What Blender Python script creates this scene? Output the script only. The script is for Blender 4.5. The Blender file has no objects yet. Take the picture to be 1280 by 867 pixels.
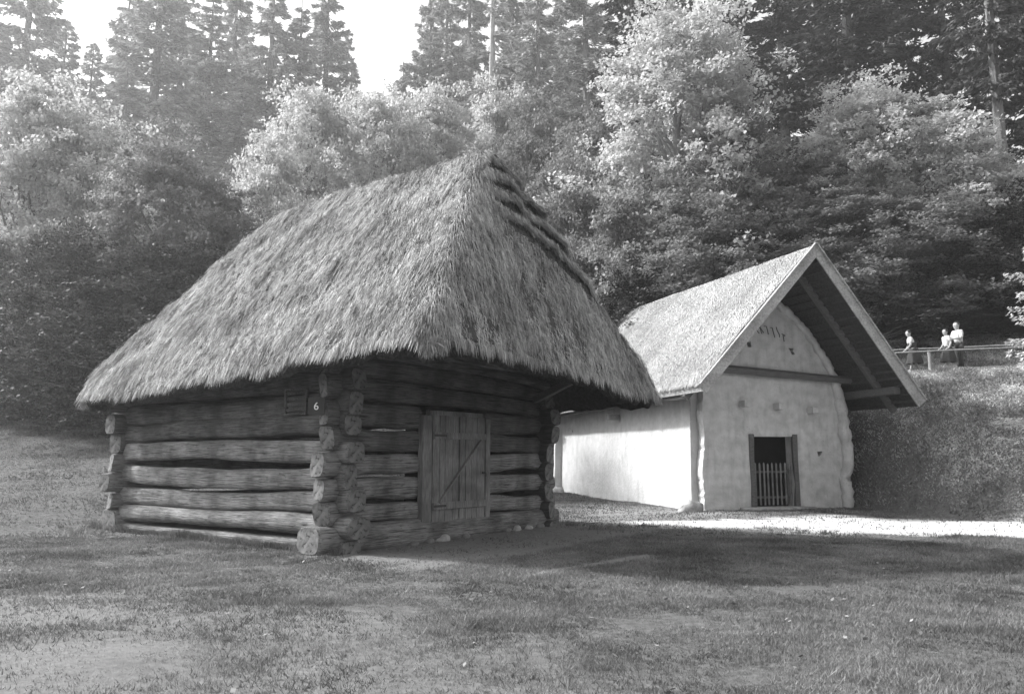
import bpy, bmesh, math, random
import numpy as np
from mathutils import Vector, Matrix
S = bpy.context.scene
C = S.collection
PI = math.pi
R = math.radians
rng = np.random.default_rng(7)
random.seed(7)

# ---------------------------------------------------------------- camera, world, sun, exposure
cam_d = bpy.data.cameras.new('camera')
cam = bpy.data.objects.new('camera', cam_d); C.objects.link(cam)
cam.location = (0, 0, 1.6)
cam.rotation_euler = (R(90) + math.atan(139.8 / 995), 0, 0)
cam_d.sensor_width = 36
cam_d.lens = 995 / 1280 * 36
cam_d.shift_x = -3 / 1280
cam_d.shift_y = 0.0005
cam_d.clip_end = 2000
cam_d.clip_start = 0.05
S.camera = cam

SUN_AZ, SUN_EL = -73.0, 37.0            # azimuth from the view axis (+Y), clockwise positive
az, el = R(SUN_AZ), R(SUN_EL)
sd = Vector((math.sin(az) * math.cos(el), math.cos(az) * math.cos(el), math.sin(el)))
W = bpy.data.worlds.new('World'); S.world = W; W.use_nodes = True
nt = W.node_tree; nt.nodes.clear()
wo = nt.nodes.new('ShaderNodeOutputWorld'); bg = nt.nodes.new('ShaderNodeBackground')
sky = nt.nodes.new('ShaderNodeTexSky'); sky.sky_type = 'NISHITA'; sky.sun_disc = False
sky.sun_elevation = el; sky.sun_rotation = az
sky.air_density = 1.6; sky.dust_density = 4.0
bw = nt.nodes.new('ShaderNodeRGBToBW')  # monochrome film
nt.links.new(sky.outputs[0], bw.inputs[0]); nt.links.new(bw.outputs[0], bg.inputs[0])
bg.inputs[1].default_value = 0.15
nt.links.new(bg.outputs[0], wo.inputs[0])
sl = bpy.data.lights.new('sun', 'SUN'); sl.energy = 2.7; sl.angle = R(3.5); sl.color = (1, 1, 1)
so = bpy.data.objects.new('sun', sl); C.objects.link(so)
so.rotation_euler = sd.to_track_quat('Z', 'Y').to_euler()
so.location = sd * 60
S.view_settings.view_transform = 'Standard'; S.view_settings.look = 'None'
S.view_settings.gamma = 1; S.view_settings.exposure = 1.38
S.render.engine = 'CYCLES'
S.cycles.max_bounces = 5; S.cycles.diffuse_bounces = 2; S.cycles.glossy_bounces = 1
S.cycles.transmission_bounces = 3; S.cycles.transparent_max_bounces = 4; S.cycles.volume_bounces = 0
S.cycles.use_denoising = True; S.cycles.use_adaptive_sampling = False
S.cycles.caustics_reflective = False; S.cycles.caustics_refractive = False
S.cycles.sample_clamp_indirect = 4

# ---------------------------------------------------------------- helpers
def tag(o, label=None, cat=None, group=None, kind=None):
    if label: o['label'] = label
    if cat: o['category'] = cat
    if group: o['group'] = group
    if kind: o['kind'] = kind
    return o
def empty(name, loc, rz=0.0):
    o = bpy.data.objects.new(name, None); C.objects.link(o)
    o.location = loc; o.rotation_euler = (0, 0, rz); o.empty_display_size = .3
    return o
def link(name, me, mats, parent=None, loc=None, rot=None):
    o = bpy.data.objects.new(name, me); C.objects.link(o)
    if not isinstance(mats, (list, tuple)): mats = [mats]
    if len(me.materials) == 0:
        for m in mats: me.materials.append(m)
    if parent: o.parent = parent
    if loc is not None: o.location = loc
    if rot is not None: o.rotation_euler = rot
    return o
def npmesh(name, V, F, smooth=False, mi=None):
    V = np.asarray(V, dtype=np.float32).reshape(-1, 3); F = np.asarray(F, dtype=np.int32)
    k = F.shape[1]
    me = bpy.data.meshes.new(name)
    me.vertices.add(len(V)); me.vertices.foreach_set('co', V.ravel())
    me.loops.add(F.size); me.loops.foreach_set('vertex_index', F.ravel())
    me.polygons.add(len(F)); me.polygons.foreach_set('loop_start', np.arange(0, F.size, k, dtype=np.int32))
    if mi is not None: me.polygons.foreach_set('material_index', np.asarray(mi, dtype=np.int32))
    me.polygons.foreach_set('use_smooth', np.full(len(F), smooth))
    me.update(calc_edges=True); me.validate()
    return me
class MB:
    """collects polygons of one part"""
    def __init__(s): s.v = []; s.f = []; s.m = []
    def add(s, vs, fs, m=0):
        n = len(s.v); s.v += [tuple(x) for x in vs]
        for f in fs: s.f.append([i + n for i in f]); s.m.append(m)
    def box(s, c, d, rot=None, m=0, jit=0):
        vs = []
        for x in (-.5, .5):
            for y in (-.5, .5):
                for z in (-.5, .5):
                    p = Vector((x * d[0], y * d[1], z * d[2]))
                    if jit: p += Vector([random.uniform(-jit, jit) for _ in range(3)])
                    if rot is not None: p = rot @ p
                    vs.append(p + Vector(c))
        s.add(vs, [(0, 1, 3, 2), (4, 6, 7, 5), (0, 4, 5, 1), (2, 3, 7, 6), (0, 2, 6, 4), (1, 5, 7, 3)], m)
    def bar(s, a, b, w, h, m=0, up=(0, 0, 1)):
        a = Vector(a); b = Vector(b); d = b - a; L = d.length; x = d.normalized()
        y = Vector(up).cross(x)
        y = y.normalized() if y.length > 1e-4 else Vector((0, 1, 0))
        z = x.cross(y)
        s.box((a + b) / 2, (L, w, h), Matrix((x, y, z)).transposed(), m)
    def tube(s, pts, rad, n=8, m=0, noise=0, cap=True):
        pts = [Vector(p) for p in pts]
        if not isinstance(rad, (list, tuple, np.ndarray)): rad = [rad] * len(pts)
        vs = []; fs = []
        ref = Vector((.31, .2, .93))
        for i, p in enumerate(pts):
            t = (pts[min(i + 1, len(pts) - 1)] - pts[max(i - 1, 0)]).normalized()
            a = ref.cross(t)
            if a.length < .15: a = Vector((1, 0, .1)).cross(t)
            a.normalize(); b = t.cross(a)
            for j in range(n):
                w = 2 * PI * j / n; r = rad[i] * (1 + random.uniform(-noise, noise))
                vs.append(p + a * math.cos(w) * r + b * math.sin(w) * r)
        for i in range(len(pts) - 1):
            for j in range(n):
                k = (j + 1) % n
                fs.append((i * n + j, i * n + k, (i + 1) * n + k, (i + 1) * n + j))
        if cap:
            fs.append(tuple(range(n))[::-1]); fs.append(tuple((len(pts) - 1) * n + j for j in range(n)))
        s.add(vs, fs, m)
    def build(s, name, mats, parent=None, smooth=False, bevel=0):
        me = bpy.data.meshes.new(name); me.from_pydata(s.v, [], s.f)
        me.polygons.foreach_set('material_index', s.m)
        if smooth: me.polygons.foreach_set('use_smooth', [True] * len(s.f))
        me.update()
        o = link(name, me, mats, parent)
        if bevel:
            b = o.modifiers.new('bevel', 'BEVEL'); b.width = bevel; b.segments = 2
        return o
def vnoise(P, seed=0, scale=1.0, octaves=3):
    """cheap smooth value-like noise from summed sines, P (...,3) -> (-1..1)"""
    g = np.random.default_rng(seed); P = np.asarray(P, float); out = np.zeros(P.shape[:-1]); amp = 1; tot = 0
    for o in range(octaves):
        for k in range(5):
            w = g.normal(size=3) * scale * (2 ** o); out += amp * np.sin(P @ w + g.uniform(0, 6.28)) / 2.2
        tot += amp; amp *= .5
    return out / tot

# ---------------------------------------------------------------- materials (all grey: the photograph is monochrome)
def mat(name, lo, hi, scale=8, stretch=(1, 1, 1), rough=.85, bump=.3, bscale=None, detail=6, island=0.0, coord='Object',
        patch=None, trans=0.0, bdist=.02, contrast=(.3, .7), spec=.2, extra=()):
    m = bpy.data.materials.new(name); m.use_nodes = True; n = m.node_tree.nodes; l = m.node_tree.links; n.clear()
    out = n.new('ShaderNodeOutputMaterial'); p = n.new('ShaderNodeBsdfPrincipled')
    p.inputs['Roughness'].default_value = rough; p.inputs['Specular IOR Level'].default_value = spec
    tc = n.new('ShaderNodeTexCoord'); mp = n.new('ShaderNodeMapping'); mp.inputs['Scale'].default_value = stretch
    l.new(tc.outputs[coord], mp.inputs[0])
    nz = n.new('ShaderNodeTexNoise'); nz.inputs['Scale'].default_value = scale; nz.inputs['Detail'].default_value = detail
    nz.inputs['Roughness'].default_value = .62
    l.new(mp.outputs[0], nz.inputs[0])
    cr = n.new('ShaderNodeMapRange'); cr.inputs[1].default_value = contrast[0]; cr.inputs[2].default_value = contrast[1]
    cr.inputs[3].default_value = lo; cr.inputs[4].default_value = hi
    l.new(nz.outputs[0], cr.inputs[0]); val = cr.outputs[0]
    def mul(a, lo2, hi2, fac):
        mr = n.new('ShaderNodeMapRange'); mr.inputs[3].default_value = lo2; mr.inputs[4].default_value = hi2
        l.new(fac, mr.inputs[0])
        mm = n.new('ShaderNodeMath'); mm.operation = 'MULTIPLY'; l.new(a, mm.inputs[0]); l.new(mr.outputs[0], mm.inputs[1])
        return mm.outputs[0], mr
    if island:
        ge = n.new('ShaderNodeNewGeometry'); val, _ = mul(val, 1 - island, 1 + island, ge.outputs['Random Per Island'])
    if patch:   # (scale, low factor, high factor)
        n2 = n.new('ShaderNodeTexNoise'); n2.inputs['Scale'].default_value = patch[0]; n2.inputs['Detail'].default_value = 4
        l.new(tc.outputs['Object'], n2.inputs[0]); val, mr = mul(val, patch[1], patch[2], n2.outputs[0])
        mr.inputs[1].default_value = .38; mr.inputs[2].default_value = .62
    hsum = None
    for sc2, st2, t0, t1, f0, f1 in extra:   # cracks, pocks, streaks: a thresholded noise that multiplies the colour and dents the surface
        m2 = n.new('ShaderNodeMapping'); m2.inputs['Scale'].default_value = st2; l.new(tc.outputs['Object'], m2.inputs[0])
        n4 = n.new('ShaderNodeTexNoise'); n4.inputs['Scale'].default_value = sc2; n4.inputs['Detail'].default_value = 5; l.new(m2.outputs[0], n4.inputs[0])
        val, mr = mul(val, f0, f1, n4.outputs[0]); mr.inputs[1].default_value = t0; mr.inputs[2].default_value = t1; hsum = mr.outputs[0]
    cb = n.new('ShaderNodeCombineColor')
    for i in range(3): l.new(val, cb.inputs[i])
    l.new(cb.outputs[0], p.inputs['Base Color'])
    if bump:
        b = n.new('ShaderNodeBump'); b.inputs['Strength'].default_value = bump; b.inputs['Distance'].default_value = bdist
        if hsum is not None and not bscale:
            ad = n.new('ShaderNodeMath'); ad.operation = 'ADD'; l.new(nz.outputs[0], ad.inputs[0]); l.new(hsum, ad.inputs[1]); l.new(ad.outputs[0], b.inputs['Height'])
        elif bscale:
            n3 = n.new('ShaderNodeTexNoise'); n3.inputs['Scale'].default_value = bscale; n3.inputs['Detail'].default_value = 5
            l.new(mp.outputs[0], n3.inputs[0]); l.new(n3.outputs[0], b.inputs['Height'])
        else: l.new(nz.outputs[0], b.inputs['Height'])
        l.new(b.outputs[0], p.inputs['Normal'])
    if trans:
        t = n.new('ShaderNodeBsdfTranslucent'); l.new(cb.outputs[0], t.inputs[0])
        mx = n.new('ShaderNodeMixShader'); mx.inputs[0].default_value = trans
        l.new(p.outputs[0], mx.inputs[1]); l.new(t.outputs[0], mx.inputs[2]); l.new(mx.outputs[0], out.inputs[0])
    else: l.new(p.outputs[0], out.inputs[0])
    m['val'] = 1
    return m
M = {}
CR = ((2.2, (1, 26, 26), .36, .46, .35, 1.0), (9, (1, 5, 5), .3, .4, .6, 1.0))
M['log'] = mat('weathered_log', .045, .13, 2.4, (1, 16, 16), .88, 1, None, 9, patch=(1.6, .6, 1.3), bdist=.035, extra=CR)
M['log_lit'] = mat('lit_course_log', .10, .27, 2.4, (1, 16, 16), .88, 1, None, 9, patch=(1.6, .6, 1.25), bdist=.035, extra=CR)  # paler copy of the log wood: light on the lower courses put into colour
M['log_end'] = mat('log_end_grain', .08, .19, 7, (1, 1, 1), .9, .7, None, 9, bdist=.03, extra=((5, (.2, 3, 3), .34, .42, .4, 1.0),))
M['plank'] = mat('grey_plank', .09, .25, 4, (14, 14, 1), .85, .6, None, 8, patch=(2, .7, 1.2), bdist=.01)
M['beam'] = mat('dark_beam', .06, .15, 4, (1, 12, 12), .85, .6, None, 8, bdist=.02)
M['barge'] = mat('barge_board_wood', .2, .42, 5, (3, 1, 3), .85, .5, None, 8, patch=(1.5, .75, 1.15), bdist=.01)
M['straw'] = mat('aged_thatch_straw', .30, .50, 6, (1, 1, 1), .8, 0, None, 5, island=.45, patch=(.8, .72, 1.15), trans=.12)
M['thatch'] = mat('thatch_body', .05, .11, 14, (1, 1, 1), .95, 1, 40, 7, bdist=.06)  # darkened so gaps between the straws look like shaded voids
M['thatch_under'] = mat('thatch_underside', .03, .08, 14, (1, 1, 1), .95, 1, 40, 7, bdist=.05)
M['reed'] = mat('pale_reed', .30, .52, 6, (1, 1, 1), .85, 0, None, 5, island=.28, patch=(.6, .8, 1.15), trans=.1)
M['reed_body'] = mat('pale_reed_body', .25, .42, 16, (1, 1, 1), .95, 1, 40, 7, bdist=.05)
M['gable'] = mat('grey_gable_plaster', .46, .58, 2.2, (1, 1, 1), .92, .6, 14, 8, patch=(3, .84, 1.04), bdist=.04, extra=((22, (1, 1, 1), .30, .37, .55, 1.0), (1.6, (3, 3, .5), .3, .5, .82, 1.0)))
M['plaster'] = mat('limewashed_plaster', .44, .56, 1.6, (1, 1, 1), .9, .5, 9, 7, patch=(3.5, .9, 1.0), bdist=.04, extra=((1.4, (3, 3, .4), .3, .5, .88, 1.0), (25, (1, 1, 1), .28, .34, .7, 1.0)))
M['stone'] = mat('field_stone', .1, .22, 6, (1, 1, 1), .9, .6, 18, 7, bdist=.03)
M['pale_stone'] = mat('pale_stone', .22, .42, 6, (1, 1, 1), .9, .6, 18, 7, bdist=.03)
M['dark'] = mat('dark_interior', .01, .02, 3, bump=0)  # near-black colour stands in for the unlit space behind doorways
M['iron'] = mat('rusty_iron', .03, .07, 20, rough=.6, bump=.2)
M['ink'] = mat('dark_paint', .06, .1, 20, bump=0)
M['plate'] = mat('black_enamel', .02, .03, 5, rough=.35, bump=0)
M['white'] = mat('white_enamel', .75, .8, 5, rough=.4, bump=0)
M['grass'] = mat('grass_blade', .10, .21, 1.2, (1, 1, 1), .7, 0, None, 4, island=.4, patch=(.55, .62, 1.3), trans=.3)
M['weed'] = mat('bank_grass', .24, .42, 1.5, (1, 1, 1), .75, 0, None, 4, island=.5, patch=(.7, .6, 1.35), trans=.25)
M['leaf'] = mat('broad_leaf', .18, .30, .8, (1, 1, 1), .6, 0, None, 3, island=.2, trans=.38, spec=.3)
M['needle_grey'] = mat('hazed_needles', .26, .4, .8, (1, 1, 1), .65, 0, None, 3, island=.35, trans=.25)  # haze on the far spruces put into a paler needle colour
M['leaf_pale'] = mat('lit_broad_leaf', .42, .64, .8, (1, 1, 1), .6, 0, None, 3, island=.18, trans=.45, spec=.4)  # sunlit and backlit crowns: their brightness is put into the leaf colour
M['leaf_dark'] = mat('shaded_broad_leaf', .025, .06, .8, (1, 1, 1), .6, 0, None, 3, island=.4, trans=.3, spec=.3)  # shade low in the wood put into a darker leaf colour
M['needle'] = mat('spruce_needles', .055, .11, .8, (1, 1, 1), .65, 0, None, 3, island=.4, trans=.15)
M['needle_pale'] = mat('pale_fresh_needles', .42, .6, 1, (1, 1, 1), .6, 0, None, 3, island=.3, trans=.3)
M['bark'] = mat('tree_bark', .09, .24, 5, (4, 4, 1), .9, .8, None, 7, bdist=.05)
M['bark_pale'] = mat('pale_bark', .22, .42, 5, (4, 4, 1), .9, .8, None, 7, bdist=.05)
M['gravel'] = mat('pale_gravel', .42, .68, 30, (1, 1, 1), .95, .8, 60, 8, patch=(.8, .85, 1.1), bdist=.02)
M['rail'] = mat('fence_wood', .2, .34, 5, (2, 2, 2), .85, .3, None, 6)
M['skin'] = mat('skin', .35, .4, 5, rough=.6, bump=0)
M['hair'] = mat('dark_hair', .02, .04, 30, rough=.6, bump=.2)
M['shirt'] = mat('white_cotton', .5, .6, 6, rough=.9, bump=.2, bscale=14)
M['cloth'] = mat('dark_cloth', .04, .065, 10, rough=.9, bump=.2)
M['cloth_mid'] = mat('mid_grey_cloth', .1, .16, 10, rough=.9, bump=.2)
M['dry_leaf'] = mat('dry_fallen_leaf', .14, .24, 3, rough=.7, bump=0, island=.3)

# ---------------------------------------------------------------- terrain
TX = np.array([-90, -20, -12, -8, -3, 3, 8, 10.2, 11.3, 12.5, 14, 17.3, 22, 40, 110.])
TF = np.array([12, 14, 17, 21, 34, 44, 38, 32, 27.2, 21.5, 19.2, 15.5, 12, 9, 9.])
TT = np.array([45, 45, 45, 46, 50, 53, 44, 36.5, 32.3, 29.6, 28.6, 28.2, 27.8, 27, 27.])
TH = np.array([4.0, 3.9, 3.8, 3.4, 3.2, 4, 4.5, 4.7, 4.7, 4.7, 4.72, 4.85, 5, 5.5, 6.])
TS = np.array([.30, .32, .32, .33, .36, .4, .46, .5, .52, .54, .55, .56, .58, .6, .6])
def terr(x, y):
    x = np.asarray(x, float); y = np.asarray(y, float)
    f = np.interp(x, TX, TF); t = np.interp(x, TX, TT); h = np.interp(x, TX, TH); s = np.interp(x, TX, TS)
    k = np.clip((y - f) / (t - f), 0, 1)
    kl = np.clip((4 - x) / 12, 0, 1)
    k2 = k * k * (3 - 2 * k); k = kl * (.7 * k + .3 * k2) + (1 - kl) * (k2 * .6 + .4 * k)
    z = h * k
    d = np.maximum(y - t - 3.2, 0)
    up = s * (np.sqrt(d * d + 4) - 2)
    up = 40 * np.tanh(up / 40)
    P = np.stack([x, y, x * 0], -1)
    z = z + up * (1 + .06 * vnoise(P, 3, .12, 2)) + .03 * vnoise(P, 5, .5, 3) * np.clip((np.hypot(x, y) - 3) / 10, .3, 1)
    return z
def zt(x, y): return float(terr(x, y))
HX, HY, HA = 5.88, 25.59, .25          # white house frame
WX, WY, WA = -3.15, 14.5, R(53.34)     # log cabin frame
def to_local(x, y, ox, oy, a):
    dx = x - ox; dy = y - oy
    return dx * np.cos(a) + dy * np.sin(a), -dx * np.sin(a) + dy * np.cos(a)
def path_mask(x, y):
    """1 inside the worn gravel track in front of the pale house"""
    yt_ = np.interp(x, [2.2, 3.4, 6.9, 9.5, 11.6, 13, 20], [20.6, 21.4, 22.6, 23.1, 22.0, 20.4, 15])
    yb_ = np.interp(x, [2.2, 4.0, 5.9, 8.1, 9.4, 10.6, 20], [20.0, 19.3, 18.8, 17.8, 16.9, 15.8, 9.5])
    w = .25 * vnoise(np.stack([x, y, x * 0], -1), 11, 1.6, 3)
    return np.clip(np.minimum(yt_ - y, y - yb_) / 1.0 + w * 2.6 + .35, 0, 1) * np.clip((x - 2.4) / .8, 0, 1)
def yard_mask(x, y):
    """worn ground between the two buildings"""
    w = .5 * vnoise(np.stack([x, y, x * 0], -1), 12, .9, 3)
    return np.clip(1.3 - np.hypot((x - 4.2) / 3.6, (y - 24) / 4.4) + w * .6, 0, 1)
def soil_mask(x, y):
    w = vnoise(np.stack([x, y, x * 0], -1), 13, 1.1, 4)
    a = np.clip((1.3 - np.hypot((x + 4.8) / 4.2, (y - 6.6) / 3.6) + w * .55) * .9, 0, .85)      # foreground left
    lx, ly = to_local(x, y, WX, WY, WA)
    b = np.clip((1.15 - np.maximum(np.abs(lx - 2.9) / 3.6, np.abs(ly + 1.45) / 1.35) + w * .16) * 4, 0, 1)   # before the cabin door
    c = np.clip((1 - np.abs(y - (11.2 + 1.25 * (x - .1) + .2 * np.sin(x * 2))) / .28 + w * .4) * 2, 0, 1) * ((x > .1) & (x < 2.3))
    return np.maximum(np.maximum(a * .9, b), c * .9)
def axis(a, b, c0, c1, fine, coarse):
    g = [c0]; 
    while g[-1] < c1: g.append(g[-1] + fine)
    st = fine
    while g[-1] < b: st = min(st * 1.12, coarse); g.append(g[-1] + st)
    st = fine; lo = [c0]
    while lo[-1] > a: st = min(st * 1.12, coarse); lo.append(lo[-1] - st)
    return np.array(lo[::-1][:-1] + g)
gx = axis(-140, 150, -16, 20, .16, 4); gy = axis(-60, 190, 2, 36, .16, 4)
X, Y = np.meshgrid(gx, gy, indexing='ij'); Z = terr(X, Y)
near = np.exp(-((np.hypot(X, Y) / 22) ** 2))
Z = Z + near * .014 * vnoise(np.stack([X, Y, X * 0], -1), 21, 4.5, 3)
V = np.stack([X, Y, Z], -1).reshape(-1, 3); nx, ny = len(gx), len(gy)
I = np.arange(nx * ny).reshape(nx, ny)
Fq = np.stack([I[:-1, :-1], I[1:, :-1], I[1:, 1:], I[:-1, 1:]], -1).reshape(-1, 4)
gme = npmesh('ground', V, Fq, True)
def fattr(me, name, a):
    at = me.attributes.new(name, 'FLOAT', 'POINT'); at.data.foreach_set('value', np.asarray(a, dtype=np.float32).ravel())
forest = np.clip((Y - np.interp(X, TX, TT) - .2) / 1.5, 0, 1)
bank = np.clip((X - 9.5) / 1.5, 0, 1) * np.clip((Y - np.interp(X, TX, TF) + .1) / .5, 0, 1)
fattr(gme, 'gravel', np.maximum(path_mask(X, Y), yard_mask(X, Y) * .35)); fattr(gme, 'soil', soil_mask(X, Y)); fattr(gme, 'forest', np.maximum(forest, bank * .05))
gm = bpy.data.materials.new('meadow_ground'); gm.use_nodes = True
n = gm.node_tree.nodes; l = gm.node_tree.links; p = n['Principled BSDF']; p.inputs['Roughness'].default_value = .95
p.inputs['Specular IOR Level'].default_value = .1
tc = n.new('ShaderNodeTexCoord')
def noise_rng(sc, lo, hi, det=6, c=(.3, .7)):
    a = n.new('ShaderNodeTexNoise'); a.inputs['Scale'].default_value = sc; a.inputs['Detail'].default_value = det; a.inputs['Roughness'].default_value = .65
    l.new(tc.outputs['Object'], a.inputs[0]); b = n.new('ShaderNodeMapRange'); b.inputs[1].default_value = c[0]; b.inputs[2].default_value = c[1]
    b.inputs[3].default_value = lo; b.inputs[4].default_value = hi; l.new(a.outputs[0], b.inputs[0]); return b.outputs[0], a.outputs[0]
def mixv(a, b, attr):
    at = n.new('ShaderNodeAttribute'); at.attribute_name = attr
    mx = n.new('ShaderNodeMix'); mx.data_type = 'FLOAT'; l.new(at.outputs['Fac'], mx.inputs[0]); l.new(a, mx.inputs[2]); l.new(b, mx.inputs[3]); return mx.outputs[0]
g1, gn = noise_rng(9, .06, .16, 8); s1, _ = noise_rng(14, .13, .24, 8); r1, _ = noise_rng(30, .38, .6, 8); f1, _ = noise_rng(3, .03, .07, 6)
v = mixv(g1, s1, 'soil'); v = mixv(v, r1, 'gravel'); v = mixv(v, f1, 'forest')
cb = n.new('ShaderNodeCombineColor')
for i in range(3): l.new(v, cb.inputs[i])
l.new(cb.outputs[0], p.inputs['Base Color'])
bp = n.new('ShaderNodeBump'); bp.inputs['Strength'].default_value = .8; bp.inputs['Distance'].default_value = .02
_, hb = noise_rng(45, 0, 1, 8); l.new(hb, bp.inputs['Height']); l.new(bp.outputs[0], p.inputs['Normal'])
tag(link('ground', gme, gm), 'mown meadow with worn gravel and a wooded slope rising behind', None, None, 'structure')

# far gravel lane at the top edge of the meadow, left
def strip(name, pts, w, m, lift=.02, n_=60):
    pts = np.array(pts, float); t = np.linspace(0, len(pts) - 1, n_)
    px = np.interp(t, range(len(pts)), pts[:, 0]); py = np.interp(t, range(len(pts)), pts[:, 1])
    tx = np.gradient(px); ty = np.gradient(py); L = np.hypot(tx, ty); nxx = -ty / L; nyy = tx / L
    VV = []
    for k in (-1, -.5, 0, .5, 1):
        ww = w * .5 * k * (1 + .12 * np.sin(t * 5 + k))
        xx = px + nxx * ww; yy = py + nyy * ww; VV.append(np.stack([xx, yy, terr(xx, yy) + lift], -1))
    VV = np.array(VV); a, b = VV.shape[:2]; J = np.arange(a * b).reshape(a, b)
    FF = np.stack([J[:-1, :-1], J[:-1, 1:], J[1:, 1:], J[1:, :-1]], -1).reshape(-1, 4)
    return tag(link(name, npmesh(name, VV, FF, True), m), None, None, None, 'structure')
strip('forest_lane', [(-60, 43.5), (-40, 44.2), (-25, 44.6), (-14, 45.2), (-6, 47.5)], 1.6, M['gravel'], .06)
strip('bank_path', [(11.2, 34.2), (12.8, 31.6), (14.6, 30.2), (17.5, 29.9), (24, 29.6), (40, 28.9)], 2.0, M['gravel'] if False else mat('trodden_earth', .14, .24, 10), .03)

# ---------------------------------------------------------------- log maker
def log_obj(parent, x0, y0, z, ang, L, w, h, seed, bow=0.0, tilt=0.0, sq=3.2, mats=None, taper=.06, name='log', wob=1.0, notch=.08):
    g = np.random.default_rng(seed); ns = max(6, int(L / .14)) + 1; na = 18
    xs = np.r_[0, .02, np.linspace(.06, L - .06, ns), L - .02, L]; ns = len(xs); rows = []
    th = np.linspace(0, 2 * PI, na, endpoint=False) + PI / na
    r = (np.abs(np.cos(th)) ** sq + np.abs(np.sin(th)) ** sq) ** (-1 / sq)
    ph = g.uniform(0, 6.28, 6); e0, e1 = g.uniform(-.05, .05, 2); e2, e3 = g.uniform(-.05, .05, 2)
    for i, x in enumerate(xs):
        e = min(x, L - x); sh = 1 - .09 * max(0, 1 - e / .06) ** 2
        tt = x / L
        P = np.stack([np.full(na, x * .35), np.cos(th) * 1.1, np.sin(th) * 1.1], -1)
        P2 = np.stack([np.full(na, x), np.cos(th) * 2.2, np.sin(th) * 2.2], -1)
        nz = wob * (.07 * vnoise(P, seed, 1.0, 2) + .016 * vnoise(P2, seed + 9, 3.5, 3))
        waist = 1 - notch * min(1, max(0, (min(x, L - x) - .62) / .22))
        ww = w / 2 * (1 - taper * (tt - .5)); hh = h / 2 * (1 - taper * (tt - .5)) * waist
        hh *= 1 + wob * .07 * (math.sin(1.1 * x + ph[0]) + .5 * math.sin(2.7 * x + ph[1]))
        yy = np.cos(th) * r * ww * sh * (1 + nz); zz = np.sin(th) * r * hh * sh * (1 + nz)
        ox = bow * math.sin(PI * tt); oz = tilt * (tt - .5) + wob * .012 * math.sin(1.4 * x + ph[2])
        xo = np.full(na, x)
        if i < 2: xo = xo + e0 * np.cos(th) + e1 * np.sin(th) * .8
        if i >= ns - 2: xo = xo + e2 * np.cos(th) + e3 * np.sin(th) * .8
        rows.append(np.stack([xo, yy + ox * .3, zz + ox + oz], -1))
    VV = np.array(rows).reshape(-1, 3); F = []; mi = []
    for i in range(ns - 1):
        for j in range(na):
            k = (j + 1) % na; F.append((i * na + j, (i + 1) * na + j, (i + 1) * na + k, i * na + k)); mi.append(0)
    VV = list(map(tuple, VV))
    for i, rev in ((0, 1), (ns - 1, 0)):
        c = np.mean(rows[i], 0); VV.append(tuple(c)); ci = len(VV) - 1
        for j in range(na):
            k = (j + 1) % na; q = (ci, i * na + k, i * na + j) if i == 0 else (ci, i * na + j, i * na + k)
            F.append(q); mi.append(1)
    me = bpy.data.meshes.new(name); me.from_pydata(VV, [], F); me.polygons.foreach_set('material_index', mi)
    me.polygons.foreach_set('use_smooth', [m == 0 for m in mi]); me.update()
    return link(name, me, mats or [M['log'], M['log_end']], parent, (x0, y0, z), (0, 0, ang))

# ---------------------------------------------------------------- straw scatter on a height surface
def quads_strip(P0, P1, P2, side, w0, w1, w2):
    """bent blades: three stations -> 2 quads each"""
    a = side
    Vv = np.stack([P0 - a * w0, P0 + a * w0, P1 - a * w1, P1 + a * w1, P2 - a * w2, P2 + a * w2], 1)
    k = np.arange(len(P0))[:, None] * 6
    F = np.concatenate([k + np.array([[0, 1, 3, 2]]), k + np.array([[2, 3, 5, 4]])], 0)
    return Vv.reshape(-1, 3), F

# ================================================================ LOG CABIN
cabin = tag(empty('log_cabin', (WX, WY, 0), WA), 'dark log cabin with steep shaggy thatched roof and a plank door', 'cabin')
WF, WL, PR = 6.25, 7.45, .40
left_z = [(.02, .30), (.40, .40), (.85, .40), (1.30, .43), (1.75, .42), (2.19, .43), (2.62, .42), (3.04, .42), (3.43, .38)]
front_z = [(.20, .46), (.63, .38), (1.06, .42), (1.52, .40), (1.97, .44), (2.41, .46), (2.83, .40), (3.22, .38)]
lbow = [0, .03, -.09, -.10, .05, .06, -.04, .03, 0]; ltilt = [-.02, -.05, -.10, .05, .05, -.05, .05, .02, 0]; lprot = [.0, .16, .08, -.06, .02, -.08, .0, .04, 0]; lnotch = [.03, .12, .10, .06, .05, .05, .04, .04, .03]
for i, (z, h) in enumerate(left_z):                    # left wall (x=0) and right wall (x=WF) run along local y
    a_ = PR + lprot[i]; b_ = PR + random.uniform(-.06, .16)
    m_ = [M['log_lit'] if i < 5 else M['log'], M['log_end']]  # lower courses take the lit tone, those under the eave the dark one
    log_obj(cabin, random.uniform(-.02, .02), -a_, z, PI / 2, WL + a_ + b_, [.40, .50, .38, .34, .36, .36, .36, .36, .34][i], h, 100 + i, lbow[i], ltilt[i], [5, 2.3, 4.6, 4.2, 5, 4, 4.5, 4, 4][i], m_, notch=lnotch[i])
    log_obj(cabin, WF, -PR - random.uniform(-.1, .12), z, PI / 2, WL + 2 * PR, .36, h, 200 + i, -lbow[i], 0)
fprot = [.26, .0, .06, .12, -.08, .0, .04, 0]
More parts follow.
